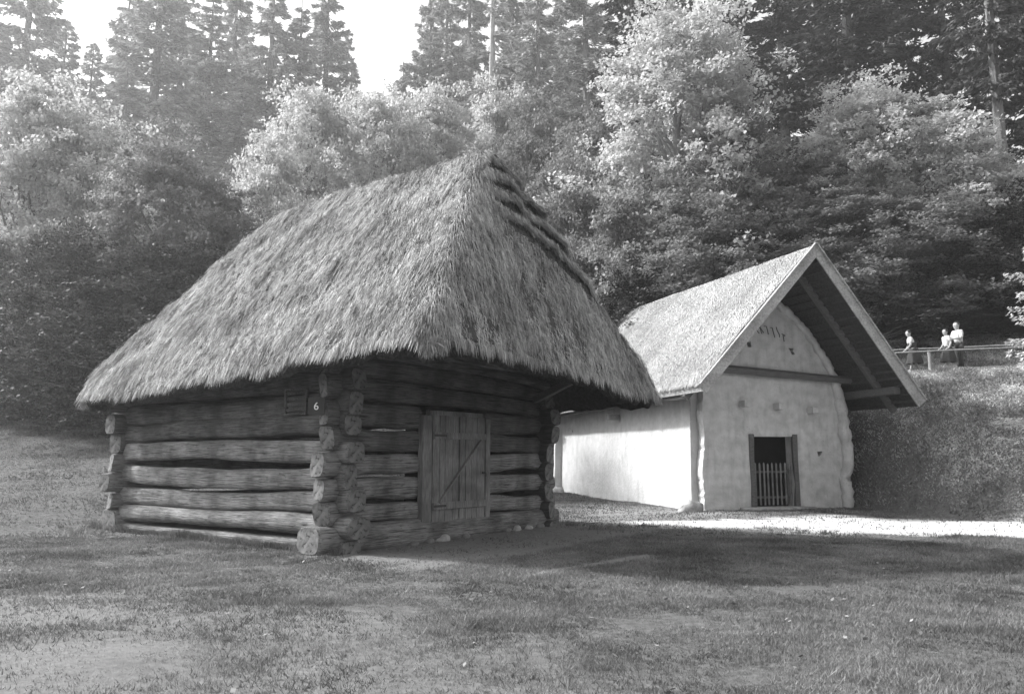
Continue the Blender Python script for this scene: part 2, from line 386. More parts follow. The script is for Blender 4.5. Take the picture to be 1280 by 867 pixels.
for i, (z, h) in enumerate(front_z):
    for yy, sd_ in ((0, 300), (WL, 400)):
        x0 = -PR - (fprot[i] if yy == 0 else random.uniform(-.1, .16)); sq_ = [4, 5, 5, 4, 4.6, 5, 4.4, 4][i]
        m_ = [M['log_lit'] if i in (0, 1, 2, 3) else M['log'], M['log_end']]
        if yy == 0 and .45 < z < 2.55:
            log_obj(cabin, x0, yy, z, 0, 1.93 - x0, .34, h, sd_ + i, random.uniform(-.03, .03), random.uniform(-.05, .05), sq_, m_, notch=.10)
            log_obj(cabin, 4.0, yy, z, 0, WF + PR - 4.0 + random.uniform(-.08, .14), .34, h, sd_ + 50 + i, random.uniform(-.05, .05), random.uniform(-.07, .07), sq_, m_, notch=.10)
        else:
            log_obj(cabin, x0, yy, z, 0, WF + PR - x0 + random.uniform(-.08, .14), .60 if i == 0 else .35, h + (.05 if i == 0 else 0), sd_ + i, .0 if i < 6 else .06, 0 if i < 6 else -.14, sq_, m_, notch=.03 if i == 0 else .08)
# wall plates and poles that carry the overhanging roof
for x in (0, WF): log_obj(cabin, x, -2.75, 3.62 if x == 0 else 3.48, PI / 2, WL + 3.3, .22, .2, 500 + int(x), 0, 0, 2.2, name='wall_plate')
log_obj(cabin, -.85, -2.55, 3.28, 0, WF + 1.7, .2, .2, 510, 0, 0, 2.2, name='eave_beam')
log_obj(cabin, .6, -.35, 3.42, R(-1.5), 5.4, .2, .2, 511, .08, -.22, 2.2, name='eave_beam')
mb = MB(); mb.bar((5.75, -.25, 3.0), (5.6, -1.6, 3.45), .14, .16); mb.build('roof_brace', M['beam'], cabin, bevel=.01)
# door frame
for x, w_, nm in ((2.02, .27, 'door_jamb'), (3.95, .16, 'door_jamb')):
    mb = MB(); mb.box((x, -.20, 1.34), (w_, .14, 2.28), jit=.008); mb.build(nm, M['plank'], cabin, bevel=.012)
mb = MB(); mb.box((2.99, -.16, 2.53), (1.72, .12, .12), jit=.006); mb.build('lintel', M['plank'], cabin, bevel=.01)
mb = MB(); mb.box((2.99, .35, 1.3), (1.9, .04, 2.4)); mb.build('door_recess', M['dark'], cabin)
door = empty('door', (2.17, -.26, .22)); door.parent = cabin
xx = 0.0; mb = MB(); widths = [.21, .16, .24, .19, .22, .2, .18, .26]
sc_ = 1.66 / sum(widths)
for k, w_ in enumerate(widths):
    w_ *= sc_; lo = 0.02 if k < 7 else .06
    if k == 4: lo = .0
    if k >= 4: lo += .08
    gap = .012 if k != 4 else .05
    mb.box((xx + w_ / 2 + (gap - .012) / 2, random.uniform(-.006, .006), (lo + 2.27) / 2), (w_ - gap, .035, 2.27 - lo), jit=.003); xx += w_
mb.build('door_planks', M['plank'], door, bevel=.004)
MBt = MB(); MBt.box((.83, -.04, 1.86), (1.66, .035, .14), jit=.004); MBt.build('batten', M['plank'], door, bevel=.006)
MBt = MB(); MBt.box((.83, -.04, .46), (1.64, .035, .14), jit=.004); MBt.build('batten', M['plank'], door, bevel=.006)
MBt = MB(); MBt.bar((.16, -.04, .52), (1.5, -.04, 1.80), .03, .075, up=(0, 1, 0)); MBt.build('diagonal_brace', M['plank'], door, bevel=.005)
mb = MB(); mb.box((1.60, -.05, 1.1), (.1, .03, .04)); mb.tube([(1.6, -.05, 1.1), (1.6, -.1, 1.1), (1.6, -.1, 1.02)], .012, 6); mb.build('latch', M['iron'], door)
for z in (1.86, .46):
    mb = MB(); mb.box((.18, -.065, z), (.36, .012, .045)); mb.build('hinge', M['iron'], door)
# slatted vent in the left wall
vent = empty('slatted_vent', (-.205, .72, 2.46)); vent.parent = cabin
mb = MB()
for k in range(4): mb.box((0, .3, .06 + k * .105), (.05, .52, .055), jit=.004)
mb.build('vent_slats', M['log'], vent)
mb = MB(); mb.box((-.01, .3, -.02), (.06, .64, .04)); mb.box((-.01, .3, .45), (.06, .64, .04)); mb.box((-.01, 0, .21), (.055, .05, .44)); mb.box((-.01, .6, .21), (.055, .05, .44)); mb.build('vent_frame', M['log'], vent)
# number plate 6 at the corner: its own part of the cabin
plate = empty('number_plate', (-.60, -.04, 2.52)); plate.parent = cabin; plate.rotation_euler = (0, 0, R(32))
mb = MB(); mb.box((0, 0, 0), (.03, .30, .30)); mb.build('plate', M['plate'], plate, bevel=.004)
mb = MB(); mb.box((.2, .08, 0), (.34, .05, .05)); mb.box((.2, -.08, 0), (.34, .05, .05)); mb.build('bracket', M['plank'], plate)
def text_mesh(body, size, depth, m, parent, loc, rot, name):
    cu = bpy.data.curves.new('tmp', 'FONT'); cu.body = body; cu.size = size; cu.extrude = depth; cu.align_x = 'CENTER'; cu.align_y = 'CENTER'
    t = bpy.data.objects.new('tmp', cu); C.objects.link(t); bpy.context.view_layer.update()
    me = bpy.data.meshes.new_from_object(t.evaluated_get(bpy.context.evaluated_depsgraph_get()))
    bpy.data.objects.remove(t); bpy.data.curves.remove(cu); me.name = name; me.materials.clear()
    return link(name, me, m, parent, loc, rot)
text_mesh('6', .19, .004, M['white'], plate, (-.019, 0, 0), (R(90), 0, R(-90)), 'numeral')

# ---- thatched roof of the cabin
rx0, rx1, ry0, ry1 = -1.09, 6.68, -3.14, 7.84; EZ = 3.22; RH = 4.86
def roof_h(x, y):
    hw = (rx1 - rx0) / 2
    a = (x - rx0) / hw; b = (rx1 - x) / hw; c = (y - ry0) / 2.07; d = (ry1 - y) / 2.05
    k = 24.0
    s = -np.log(np.exp(-k * a) + np.exp(-k * b) + np.exp(-k * c) + np.exp(-k * d)) / k
    s = np.clip(s + .012, 0, 1)
    return RH * (s ** .93)
SP = .46
def step_q(x, h):
    return (h + .36 * (x - 2.6) - 2.95 + .10 * vnoise(np.stack([x, x * 0, x * 0], -1), 77, 2.6, 2)) / SP
def roof_z(x, y):
    P = np.stack([x, y, x * 0], -1)
    droop = 0
    hh = roof_h(x, y); c = (y - ry0) / 2.07; a = (x - rx0) / ((rx1 - rx0) / 2); b = (rx1 - x) / ((rx1 - rx0) / 2)
    fr = np.clip((np.minimum(a, b) - c) / .04, 0, 1) * np.clip((x - 2.1) / .5, 0, 1) * np.clip((5.2 - x) / .5, 0, 1)
    q = step_q(x, hh); st = .36 * (1 - (q % 1)) * fr * (q > 0) * (hh < 4.7)
    droop = -st / .0001 * .0001
    tip = (.20 - .46 * np.clip((np.hypot(x - rx0, y - ry0) - .8) / 7.5, 0, 1)) * (1 - roof_h(x, y) / RH) ** 2
    return EZ + tip + roof_h(x, y) + .07 * vnoise(P, 31, 1.3, 3) + .055 * vnoise(P, 32, 5.0, 3) - droop
gx_ = np.concatenate([[rx0], np.linspace(rx0 + .03, rx1 - .03, 150), [rx1]]); gy_ = np.concatenate([[ry0], np.linspace(ry0 + .02, ry1 - .02, 230), [ry1]])
X, Y = np.meshgrid(gx_, gy_, indexing='ij')
# ragged, rounded eave corners
def round_xy(X, Y):
    cx_, cy_ = (rx0 + rx1) / 2, (ry0 + ry1) / 2; hx, hy = (rx1 - rx0) / 2, (ry1 - ry0) / 2; r = .4
    dx = np.abs(X - cx_) - (hx - r); dy = np.abs(Y - cy_) - (hy - r)
    m_ = (dx > 0) & (dy > 0); L_ = np.hypot(dx, dy); mx = np.maximum(dx, dy); f_ = np.where(m_, mx / np.maximum(L_, 1e-6), 1)
    Xn = np.where(m_, cx_ + np.sign(X - cx_) * (hx - r + dx * f_), X); Yn = np.where(m_, cy_ + np.sign(Y - cy_) * (hy - r + dy * f_), Y)
    return Xn, Yn
Zt = roof_z(X, Y); Xn, Yn = round_xy(X, Y)
top = np.stack([Xn, Yn, Zt], -1); cx_, cy_ = (rx0 + rx1) / 2, (ry0 + ry1) / 2
bot = np.stack([cx_ + (Xn - cx_) * .965, cy_ + (Yn - cy_) * .975, Zt - .30 - .25 * np.clip(roof_h(X, Y) / RH, 0, 1)], -1)
a, b = X.shape; J = np.arange(a * b).reshape(a, b)
Ft = np.stack([J[:-1, :-1], J[1:, :-1], J[1:, 1:], J[:-1, 1:]], -1).reshape(-1, 4); Fb = Ft[:, ::-1] + a * b
ring = np.concatenate([J[:, 0], J[-1, 1:], J[-2::-1, -1], J[0, -2::-1]])
Fs = np.stack([ring[:-1], ring[:-1] + a * b, ring[1:] + a * b, ring[1:]], -1)
roof = empty('thatched_roof', (0, 0, 0)); roof.parent = cabin
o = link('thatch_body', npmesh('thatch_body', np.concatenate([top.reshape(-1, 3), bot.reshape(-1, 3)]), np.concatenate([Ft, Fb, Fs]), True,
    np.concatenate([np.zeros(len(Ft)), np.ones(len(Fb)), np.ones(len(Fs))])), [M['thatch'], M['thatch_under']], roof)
def straws(n_, face=None, seed=1, ln=(.12, .34), wd=(.003, .006), lift=(.008, .042), sample=None, extra=0.0):
    g = np.random.default_rng(seed)
    if sample is None:
        nt_ = n_ // 26; tx = g.uniform(rx0, rx1, nt_); ty = g.uniform(ry0, ry1, nt_); ti = g.integers(0, nt_, n_)
        loose = g.uniform(0, 1, n_) < .35
        x = np.clip(np.where(loose, g.uniform(rx0, rx1, n_), tx[ti] + g.normal(0, .045, n_)), rx0 + .01, rx1 - .01)
        y = np.clip(np.where(loose, g.uniform(ry0, ry1, n_), ty[ti] + g.normal(0, .045, n_)), ry0 + .01, ry1 - .01)
        tl = np.where(loose, 0, g.uniform(-.2, 1.0, nt_)[ti] ** 3 * .08)[:, None]; ta = np.where(loose, 0, g.normal(0, .14, nt_)[ti])
    else: x, y = sample
    e = .02; gxx = (roof_h(x + e, y) - roof_h(x - e, y)) / (2 * e); gyy = (roof_h(x, y + e) - roof_h(x, y - e)) / (2 * e)
    sl_ = np.hypot(gxx, gyy)
    if sample is None:
        keep = g.uniform(0, 1, n_) < np.where((sl_ > .3), np.sqrt(1 + sl_ ** 2) / 2.6, .5) * np.where((x > cx_ + .6) & (gxx < 0) & (y > 0), .3, 1)
        x, y, gxx, gyy, sl_, tl, ta = [q[keep] for q in (x, y, gxx, gyy, sl_, tl, ta)]
    m_ = len(x); z = roof_z(x, y); X_, Y_ = round_xy(x, y)
    flat = sl_ < .25; ang = g.normal(0, .16, m_) + .22 * vnoise(np.stack([x, y, z], -1), 41, 1.2, 2)
    # near the ridge straws fall to whichever side is nearer
    gxx = np.where(flat, np.where(x < cx_, 1.2, -1.2), gxx); gyy = np.where(flat, 0, gyy); sl_ = np.hypot(gxx, gyy)
    dx = -gxx / sl_; dy = -gyy / sl_
    if sample is None: ang = ang + ta
    dx, dy = dx * np.cos(ang) - dy * np.sin(ang), dx * np.sin(ang) + dy * np.cos(ang)
    T = np.stack([dx, dy, -sl_], -1); T /= np.linalg.norm(T, axis=1)[:, None]
    N = np.stack([-gxx, -gyy, np.ones(m_)], -1); N /= np.linalg.norm(N, axis=1)[:, None]
    Sd = np.cross(T, N); L_ = g.uniform(*ln, m_)[:, None]; lf = g.uniform(*lift, m_)[:, None]
    tuft = np.clip(vnoise(np.stack([x, y, z], -1), 43, 3.5, 2), -1, 1)[:, None] * .035
    if sample is None: lf = lf + tl
    P0 = np.stack([X_, Y_, z], -1) - N * .03; P1 = P0 + T * L_ * .5 + N * (lf * .9 + .025 + tuft); P2 = P0 + T * L_ + N * (lf + tuft * 1.4 + extra) + np.array([0, 0, -.03]) * L_
    tw = g.normal(0, .5, m_)[:, None]; Sd = Sd * np.cos(tw) + N * np.sin(tw)
    w = g.uniform(*wd, m_)[:, None]
    return quads_strip(P0, P1, P2, Sd, w * .8, w, w * .35)
parts = [straws(620000, seed=2)]
g = np.random.default_rng(55)
# ragged fringe along all eaves
def eave_samples(n_, inset=(.02, .3)):
    per = g.uniform(0, 2 * (rx1 - rx0) + 2 * (ry1 - ry0), n_); ins = g.uniform(*inset, n_); w_, h_ = rx1 - rx0, ry1 - ry0
    x = np.where(per < w_, rx0 + per, np.where(per < w_ + h_, rx1 - ins, np.where(per < 2 * w_ + h_, rx1 - (per - w_ - h_), rx0 + ins)))
    y = np.where(per < w_, ry0 + ins, np.where(per < w_ + h_, ry0 + (per - w_), np.where(per < 2 * w_ + h_, ry1 - ins, ry1 - (per - 2 * w_ - h_))))
    return x, y
parts.append(straws(0, seed=3, sample=eave_samples(60000), ln=(.12, .26), lift=(-.12, .01)))
# stepped layers on the front hip: each a dense apron standing proud of the slope
for k, (xl, xr, n_) in enumerate(((2.3, 4.7, 16000), (2.3, 4.3, 13000), (2.3, 3.9, 10000), (2.3, 3.5, 7000))):
    x = g.uniform(xl, xr, n_)
    hh = 2.95 + SP * k - .36 * (x - 2.6) - .10 * vnoise(np.stack([x, x * 0, x * 0], -1), 77, 2.6, 2) + g.uniform(.01, .16, n_)
    y = ry0 + np.clip(hh / RH, 0.02, .97) ** (1 / .93) * 2.07
    parts.append(straws(0, seed=700 + k, sample=(x, y), ln=(.16, .30), lift=(-.02, .05), wd=(.004, .008), extra=.05))
# small shaggy patches on the left slope and the near hip
for q in range(150):
    cx0 = g.uniform(rx0 + .3, cx_ - .2); cy0 = g.uniform(ry0 + .3, ry1 - .6); n_ = 90
    x = cx0 + g.normal(0, .05, n_); y = cy0 + g.normal(0, .16, n_)
    parts.append(straws(0, seed=900 + q, sample=(np.clip(x, rx0 + .05, rx1 - .05), np.clip(y, ry0 + .05, ry1 - .05)), ln=(.2, .4), lift=(.04, .12)))
off = 0; VV = []; FF = []
for v_, f_ in parts: VV.append(v_); FF.append(f_ + off); off += len(v_)
link('straw', npmesh('straw', np.concatenate(VV), np.concatenate(FF)), M['straw'], roof)

# ================================================================ WHITE HOUSE
house = tag(empty('whitewashed_barn', (HX, HY, 0), HA), 'pale plastered barn with round arched gable and a picket gate in its doorway', 'barn')
LB = 14.6
outline_r = [(5.42, -.15), (5.55, 1.0), (5.56, 1.9), (5.46, 2.9), (5.36, 3.6), (5.2, 4.3), (4.78, 5.06), (4.2, 5.86), (3.55, 6.55), (2.85, 7.0)]
outline_l = [(2.2, 6.7), (1.5, 6.15), (.9, 5.4), (.45, 4.7), (.2, 3.9), (.16, 2.9), (.22, 2.2), (.12, 1.2), (.16, -.15)]
def dens(pts, st=.12, amp=.025, seed=0):
    o_ = []; g_ = random.Random(seed)
    for p0, p1 in zip(pts[:-1], pts[1:]):
        L_ = math.dist(p0, p1); k = max(1, int(L_ / st))
        for i in range(k): t = i / k; o_.append((p0[0] + (p1[0] - p0[0]) * t + g_.uniform(-amp, amp), p0[1] + (p1[1] - p0[1]) * t + (g_.uniform(-amp, amp) if p0[1] > .3 else 0)))
    o_.append(pts[-1]); return o_
def prism(name, poly, y0, y1, m, parent, cuts=(), bumpy=.012):
    bm = bmesh.new(); vs = [bm.verts.new((x, y0, z)) for x, z in poly]; f = bm.faces.new(vs)
    r_ = bmesh.ops.extrude_face_region(bm, geom=[f]); bmesh.ops.translate(bm, vec=(0, y1 - y0, 0), verts=[e for e in r_['geom'] if isinstance(e, bmesh.types.BMVert)])
    bmesh.ops.recalc_face_normals(bm, faces=bm.faces); me = bpy.data.meshes.new(name); bm.to_mesh(me); bm.free()
    o_ = link(name, me, m, parent)
    if cuts:
        cm = MB()
        tmp = []
        for c_ in cuts:
            q = MB()
            if len(c_) == 6:
                q.box(((c_[0] + c_[1]) / 2, (c_[4] + c_[5]) / 2, (c_[2] + c_[3]) / 2), (c_[1] - c_[0], c_[5] - c_[4], c_[3] - c_[2]))
            else:
                pl, ya, yb = c_; k = len(pl); q.add([(x, ya, z) for x, z in pl] + [(x, yb, z) for x, z in pl], [tuple(range(k))[::-1], tuple(range(k, 2 * k))] + [(i, (i + 1) % k, (i + 1) % k + k, i + k) for i in range(k)])
            t_ = q.build('tmpcut', m, parent); bmq = bmesh.new(); bmq.from_mesh(t_.data); bmesh.ops.recalc_face_normals(bmq, faces=bmq.faces); bmq.to_mesh(t_.data); bmq.free(); tmp.append(t_)
            md = o_.modifiers.new('cut', 'BOOLEAN'); md.operation = 'DIFFERENCE'; md.object = t_; md.solver = 'EXACT'
        bpy.context.view_layer.update()
        nm = bpy.data.meshes.new_from_object(o_.evaluated_get(bpy.context.evaluated_depsgraph_get())); o_.modifiers.clear(); nm.name = name; o_.data = nm
        for t_ in tmp: bpy.data.objects.remove(t_)
    return o_
poly = dens(outline_r, seed=1) + dens([(2.85, 7.0)] + outline_l, seed=2)[1:]
cuts = [(1.96, 3.42, .08, 2.34, -.5, .9), (1.86, 2.04, 5.28, 5.46, -.3, .5)]
cuts[1] = ([(1.84, 5.47), (2.02, 5.46), (2.03, 5.27), (1.89, 5.28)], -.2, .25)
cuts.append(([(3.42, 5.30), (3.62, 5.29), (3.58, 5.2), (3.66, 5.1), (3.54, 5.07)], -.2, .25))
cuts.append(([(4.3, 1.86), (4.52, 1.87), (4.47, 1.78), (4.36, 1.68)], -.2, .25))
prism('gable_wall', poly, 0, .45, M['gable'], house, cuts)
# long walls and barrel vault behind, one closed shell: recessed at the left so the gable's edge stands out
bl = [(5.3, -.15), (5.42, 1), (5.4, 2.9), (5.15, 4.25), (4.7, 5.0), (4.1, 5.8), (3.5, 6.45), (2.8, 6.9), (2.1, 6.5), (1.3, 5.8), (.6, 5.0), (.12, 4.2), (-.02, 3.9)]
def shell(name, prof, y0, y1, m, parent, ny_=60):
    rows = []; P = dens(prof + [(-.06, 2.5), (-.10, 1.2), (-.12, -.15)], .2, 0)
    ys = np.linspace(y0, y1, ny_); Vv = np.array([[(x, y, z) for x, z in P] for y in ys])
    nz = vnoise(Vv, 61, .9, 3) * .035; cen = np.array([2.7, 0, 3]); dr = Vv - np.array([2.7, 0, 3]); dr[..., 1] = 0; dr /= np.linalg.norm(dr, axis=-1, keepdims=True)
    Vv = Vv + dr * nz[..., None]; a_, b_ = Vv.shape[:2]; J_ = np.arange(a_ * b_).reshape(a_, b_)
    F_ = np.stack([J_[:-1, :-1], J_[1:, :-1], J_[1:, 1:], J_[:-1, 1:]], -1).reshape(-1, 4)
    me = npmesh(name, Vv, F_, True); bm = bmesh.new(); bm.from_mesh(me)
    bm.verts.ensure_lookup_table()
    bm.faces.new([bm.verts[i] for i in J_[-1, :]])
    bmesh.ops.recalc_face_normals(bm, faces=bm.faces); bm.to_mesh(me); bm.free()
    return link(name, me, m, parent)
shell('side_wall', bl, .40, LB, M['plaster'], house)
mb = MB(); Pq = dens(bl + [(-.06, 2.5), (-.10, 1.2), (-.12, -.15)], .2, 0)
# return face closing the wall end beside the gable edge
mb.add([(x, .42, z) for x, z in [(-.11, -.15), (-.10, 1.2), (-.06, 2.5), (-.02, 3.9), (.3, 4.4), (.3, -.15)]], [(0, 1, 2, 3, 4, 5)]); mb.build('wall_end', M['plaster'], house)
def lumpy(name, pts, rx, m, parent, seed, step=.14, n_=10, amp=.3):
    g_ = np.random.default_rng(seed); P = np.array(pts, float); d_ = np.r_[0, np.cumsum(np.linalg.norm(np.diff(P, axis=0), axis=1))]
    t = np.arange(0, d_[-1], step); Q = np.stack([np.interp(t, d_, P[:, i]) for i in range(3)], -1)
    lump = 1 + amp * np.abs(np.sin(t * PI / .47 + g_.uniform(0, 3) + np.cumsum(g_.normal(0, .25, len(t))))) - amp * .6
    lump *= 1 + np.convolve(g_.normal(0, .22, len(t)), np.ones(3) / 3, 'same'); q = MB(); q.tube(list(map(tuple, Q + g_.normal(0, .02, Q.shape))), list(rx * lump), n_, noise=.10); o_ = q.build(name, m, parent, smooth=True)
    return o_
lumpy('arch_rim', [(x - .1, -.02, z) for x, z in [(5.36, 3.6), (5.2, 4.3), (4.78, 5.06), (4.2, 5.86), (3.55, 6.5), (2.85, 6.92), (2.1, 6.5), (1.4, 5.9)]], .14, M['gable'], house, 5, .11, amp=.16)
lumpy('edge_pier', [(5.30, -.02, -.1), (5.38, -.03, .5), (5.24, -.02, .95), (5.42, -.03, 1.25), (5.44, -.02, 2.0), (5.36, -.02, 2.9), (5.26, -.02, 3.6), (5.16, 0, 4.2)], .19, M['gable'], house, 6, .16, amp=.12)
# buttress at the far end of the long wall
mb = MB()
mb.tube([(-.2, LB - .3, -.1), (-.22, LB - .3, .4), (-.15, LB - .3, 1.2), (-.17, LB - .3, 2.1), (-.1, LB - .3, 3.0), (-.08, LB - .3, 3.8)], [.42, .36, .33, .3, .28, .26], 4, noise=.03); mb.build('end_buttress', M['plaster'], house)
mb = MB(); mb.tube([(-.35, LB - .6, -.1), (-.35, LB - .6, .28)], [.5, .3], 9, noise=.12); mb.build('buttress_stone', M['pale_stone'], house, smooth=True)
# door surround, recess, sill, gate
for x, nm in ((1.88, 'door_post'), (3.48, 'door_post')):
    mb = MB(); mb.tube([(x, .02, .05), (x + .015, .02, .8), (x - .01, .02, 1.6), (x, .02, 2.42)], [.12, .105, .11, .12], 4, noise=.04); mb.build(nm, M['beam'], house, bevel=.015)
mb = MB(); mb.box((2.69, .22, 2.4), (1.5, .3, .1), jit=.01); mb.build('door_lintel', M['beam'], house)
mb = MB()
mb.box((2.69, 1.6, 1.2), (2.6, .05, 3.4)); mb.box((1.4, 1.0, 1.2), (.05, 1.25, 3.4)); mb.box((3.98, 1.0, 1.2), (.05, 1.25, 3.4)); mb.box((2.69, 1, 2.8), (2.7, 1.3, .05)); mb.build('door_recess', M['dark'], house)
mb = MB(); mb.tube([(1.35, -.18, .03), (2.2, -.22, .045), (3.2, -.2, .05), (4.0, -.16, .03)], [.16, .2, .19, .15], 8, noise=.06)
mb.v = [(x, y, .02 + (z - .03) * .42) for x, y, z in mb.v]; mb.build('door_sill', M['pale_stone'], house, smooth=True)
gate = empty('picket_gate', (2.0, .16, .1)); gate.parent = house
for k in range(9):
    mb = MB(); x = .07 + k * .158 + random.uniform(-.012, .012); t = 1.40 + random.uniform(-.05, .05)
    mb.add([(x - .028, -.012, .03), (x + .028, -.012, .03), (x + .028, -.012, t - .05), (x, -.012, t), (x - .028, -.012, t - .05)] + [(x - .028, .012, .03), (x + .028, .012, .03), (x + .028, .012, t - .05), (x, .012, t), (x - .028, .012, t - .05)],
        [(0, 1, 2, 3, 4), (9, 8, 7, 6, 5), (0, 5, 6, 1), (1, 6, 7, 2), (2, 7, 8, 3), (3, 8, 9, 4), (4, 9, 5, 0)]); mb.build('picket', M['plank'], gate)
for z in (.28, 1.1):
    mb = MB(); mb.box((.7, .035, z), (1.38, .04, .07)); mb.build('gate_rail', M['beam'], gate)
# horizontal timber across the gable
mb = MB()
mb.tube([(.85, -.13, 4.52), (2.2, -.14, 4.44), (4.0, -.15, 4.33), (5.95, -.18, 4.22)], [.15, .15, .14, .13], 4, noise=.03); mb.build('cross_beam', M['beam'], house, bevel=.01)
for x, z in ((1.58, 3.38), (2.84, 3.32), (4.1, 3.21)):
    mb = MB(); mb.box((x, -.16, z), (.2, .36, .21), jit=.012); mb.build('beam_stub', M['gable'], house, bevel=.02)
mb = MB(); mb.box((-.3, 6.64, 3.28), (.5, .24, .22), jit=.01); mb.build('beam_stub', M['rail'], house, bevel=.02)
mb = MB(); mb.bar((-.36, 1.3, 3.76), (-.36, 15.2, 3.78), .30, .28); mb.build('wall_plate', M['beam'], house, bevel=.03)
mb = MB(); mb.bar((-.36, .05, 3.74), (-.36, 1.3, 3.75), .40, .38); mb.build('plate_end', M['rail'], house, bevel=.03)
mb = MB(); mb.bar((5.75, -2.2, 3.74), (5.75, 15.2, 3.78), .24, .24); mb.build('wall_plate', M['beam'], house, bevel=.03)
# incised and blackened date marks high on the gable
def stroke(mbx, pts, w=.036):
    for p0, p1 in zip(pts[:-1], pts[1:]): mbx.bar((p0[0], -.008, p0[1]), (p1[0], -.008, p1[1]), .018, w, up=(0, 1, 0))
def mk(px, py):  # crop px -> gable coords
    return (2.20 + (px - 320) * .00235, 6.08 - (py - 290) * .00225 - (px - 320) * .00025)
mb = MB()
for s_ in ([(320, 335), (335, 385), (378, 432)], [(368, 292), (392, 350), (418, 430)], [(412, 290), (395, 340), (448, 412)], [(455, 312), (495, 308), (508, 360), (522, 425)],
           [(552, 316), (590, 318), (603, 380), (622, 455)], [(652, 292), (664, 340), (700, 405), (698, 440)], [(735, 382), (790, 402), (765, 420)], [(756, 395), (762, 450), (770, 495)]):
    mb = MB(); stroke(mb, [mk(*q) for q in s_]); mb.build('date_mark', M['ink'], house)

# ---- barn roof
AX, AZ = 2.83, 8.12
W0_, W1_ = -2.54, 15.4
def ridge_z(w): return AZ + .045 * (w - W0_)
def bl_z(w): return 3.8 + .008 * (w - W0_)
def slope_pt(side, t, w):   # t=0 ridge, 1 eave
    xe, ze = (-1.13, bl_z(w)) if side < 0 else (6.32, 3.5 + .01 * (w - W0_))
    sag = -.10 * np.sin(PI * t)
    return AX + (xe - AX) * t, ridge_z(w) + (ze - ridge_z(w)) * t + sag * (-.6 if side < 0 else 0)
broof = empty('thatched_roof', (0, 0, 0)); broof.parent = house
for side in (-1, 1):
    tt, ww = np.meshgrid(np.linspace(0, 1, 50), np.linspace(W0_, W1_, 160), indexing='ij')
    x_, z_ = slope_pt(side, tt, ww); nzv = .03 * vnoise(np.stack([x_, ww, z_], -1), 71, 1.4, 3)
    t1 = np.stack([x_, ww, z_ + nzv], -1); b1 = np.stack([x_ - side * .0, ww, z_ - .26], -1)
    a, b = tt.shape; J = np.arange(a * b).reshape(a, b)
    Ft = np.stack([J[:-1, :-1], J[1:, :-1], J[1:, 1:], J[:-1, 1:]], -1).reshape(-1, 4); Fb = Ft[:, ::-1] + a * b
    ring = np.concatenate([J[:, 0], J[-1, 1:], J[-2::-1, -1], J[0, -2::-1]]); Fs = np.stack([ring[:-1], ring[:-1] + a * b, ring[1:] + a * b, ring[1:]], -1)
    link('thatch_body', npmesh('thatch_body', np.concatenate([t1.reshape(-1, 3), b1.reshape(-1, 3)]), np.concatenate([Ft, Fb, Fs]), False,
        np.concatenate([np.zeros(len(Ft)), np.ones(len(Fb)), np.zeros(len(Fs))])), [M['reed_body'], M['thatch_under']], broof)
    n_ = 170000 if side < 0 else 14000
    t = g.uniform(0, .985, n_); w = g.uniform(W0_ + .02, W1_, n_)
    if side < 0: e_n = 9000; t = np.r_[t, g.uniform(.93, 1.0, e_n)]; w = np.r_[w, g.uniform(W0_, W1_, e_n)]; n_ += e_n
    x_, z_ = slope_pt(side, t, w); xe, ze = slope_pt(side, 1.0, w); T = np.stack([xe - AX + w * 0, w * 0 + g.normal(0, .25, n_), ze - ridge_z(w)], -1); T[:, 1] += .5 * vnoise(np.stack([x_, w, z_], -1), 73, 1.0, 2); T /= np.linalg.norm(T, axis=1)[:, None]
    N = np.cross(T, np.array([0, 1, 0]) * -side * -1); N = N * np.sign(N[:, 2:3]); N /= np.linalg.norm(N, axis=1)[:, None]
    Sd = np.cross(T, N); L_ = g.uniform(.1, .26, n_)[:, None]; lf = g.uniform(.01, .05, n_)[:, None]
    P0 = np.stack([x_, w, z_], -1) + N * .0; P1 = P0 + T * L_ * .6 + N * (lf + .03); P2 = P0 + T * L_ + N * lf * 1.2
    P0 -= N * .03; wv = g.uniform(.006, .013, n_)[:, None]
    v_, f_ = quads_strip(P0, P1, P2, Sd, wv, wv, wv * .5)
    link('straw', npmesh('straw', v_, f_), M['reed'], broof)
# barge boards, ridge cap ends
def barge(side, name):
    mb_ = MB(); xe, ze = slope_pt(side, 1.03, W0_); p0 = Vector((AX, W0_ - .04, AZ + .02)); p1 = Vector((float(xe), W0_ - .04, float(ze) + .02))
    d = (p1 - p0).normalized(); nn = Vector((-d.z, 0, d.x));  nn = nn if nn.z > 0 else -nn
    k = 0 if side < 0 else .0
    mb_.add([p0 + Vector((0, 0, .08)), p1 + nn * .05, p1 - nn * .30, p0 - Vector((0, 0, .40))] + [q + Vector((0, .05, 0)) for q in (p0 + Vector((0, 0, .08)), p1 + nn * .05, p1 - nn * .30, p0 - Vector((0, 0, .40)))],
        [(0, 1, 2, 3), (7, 6, 5, 4), (0, 4, 5, 1), (1, 5, 6, 2), (2, 6, 7, 3), (3, 7, 4, 0)]); o_ = mb_.build(name, M['barge'], house, bevel=.008)
    return o_
barge(-1, 'barge_board'); barge(1, 'barge_board')
for side in (-1, 1):       # second, thinner board laid along the outer edge
    xe, ze = slope_pt(side, 1.03, W0_); mb = MB(); p0 = Vector((AX, W0_ - .075, AZ + .07)); p1 = Vector((float(xe), W0_ - .075, float(ze) + .07))
    mb.bar(p0 + (p1 - p0) * .004, p1, .035, .09, up=(0, 1, 0)); mb.build('edge_board', M['barge'], house)
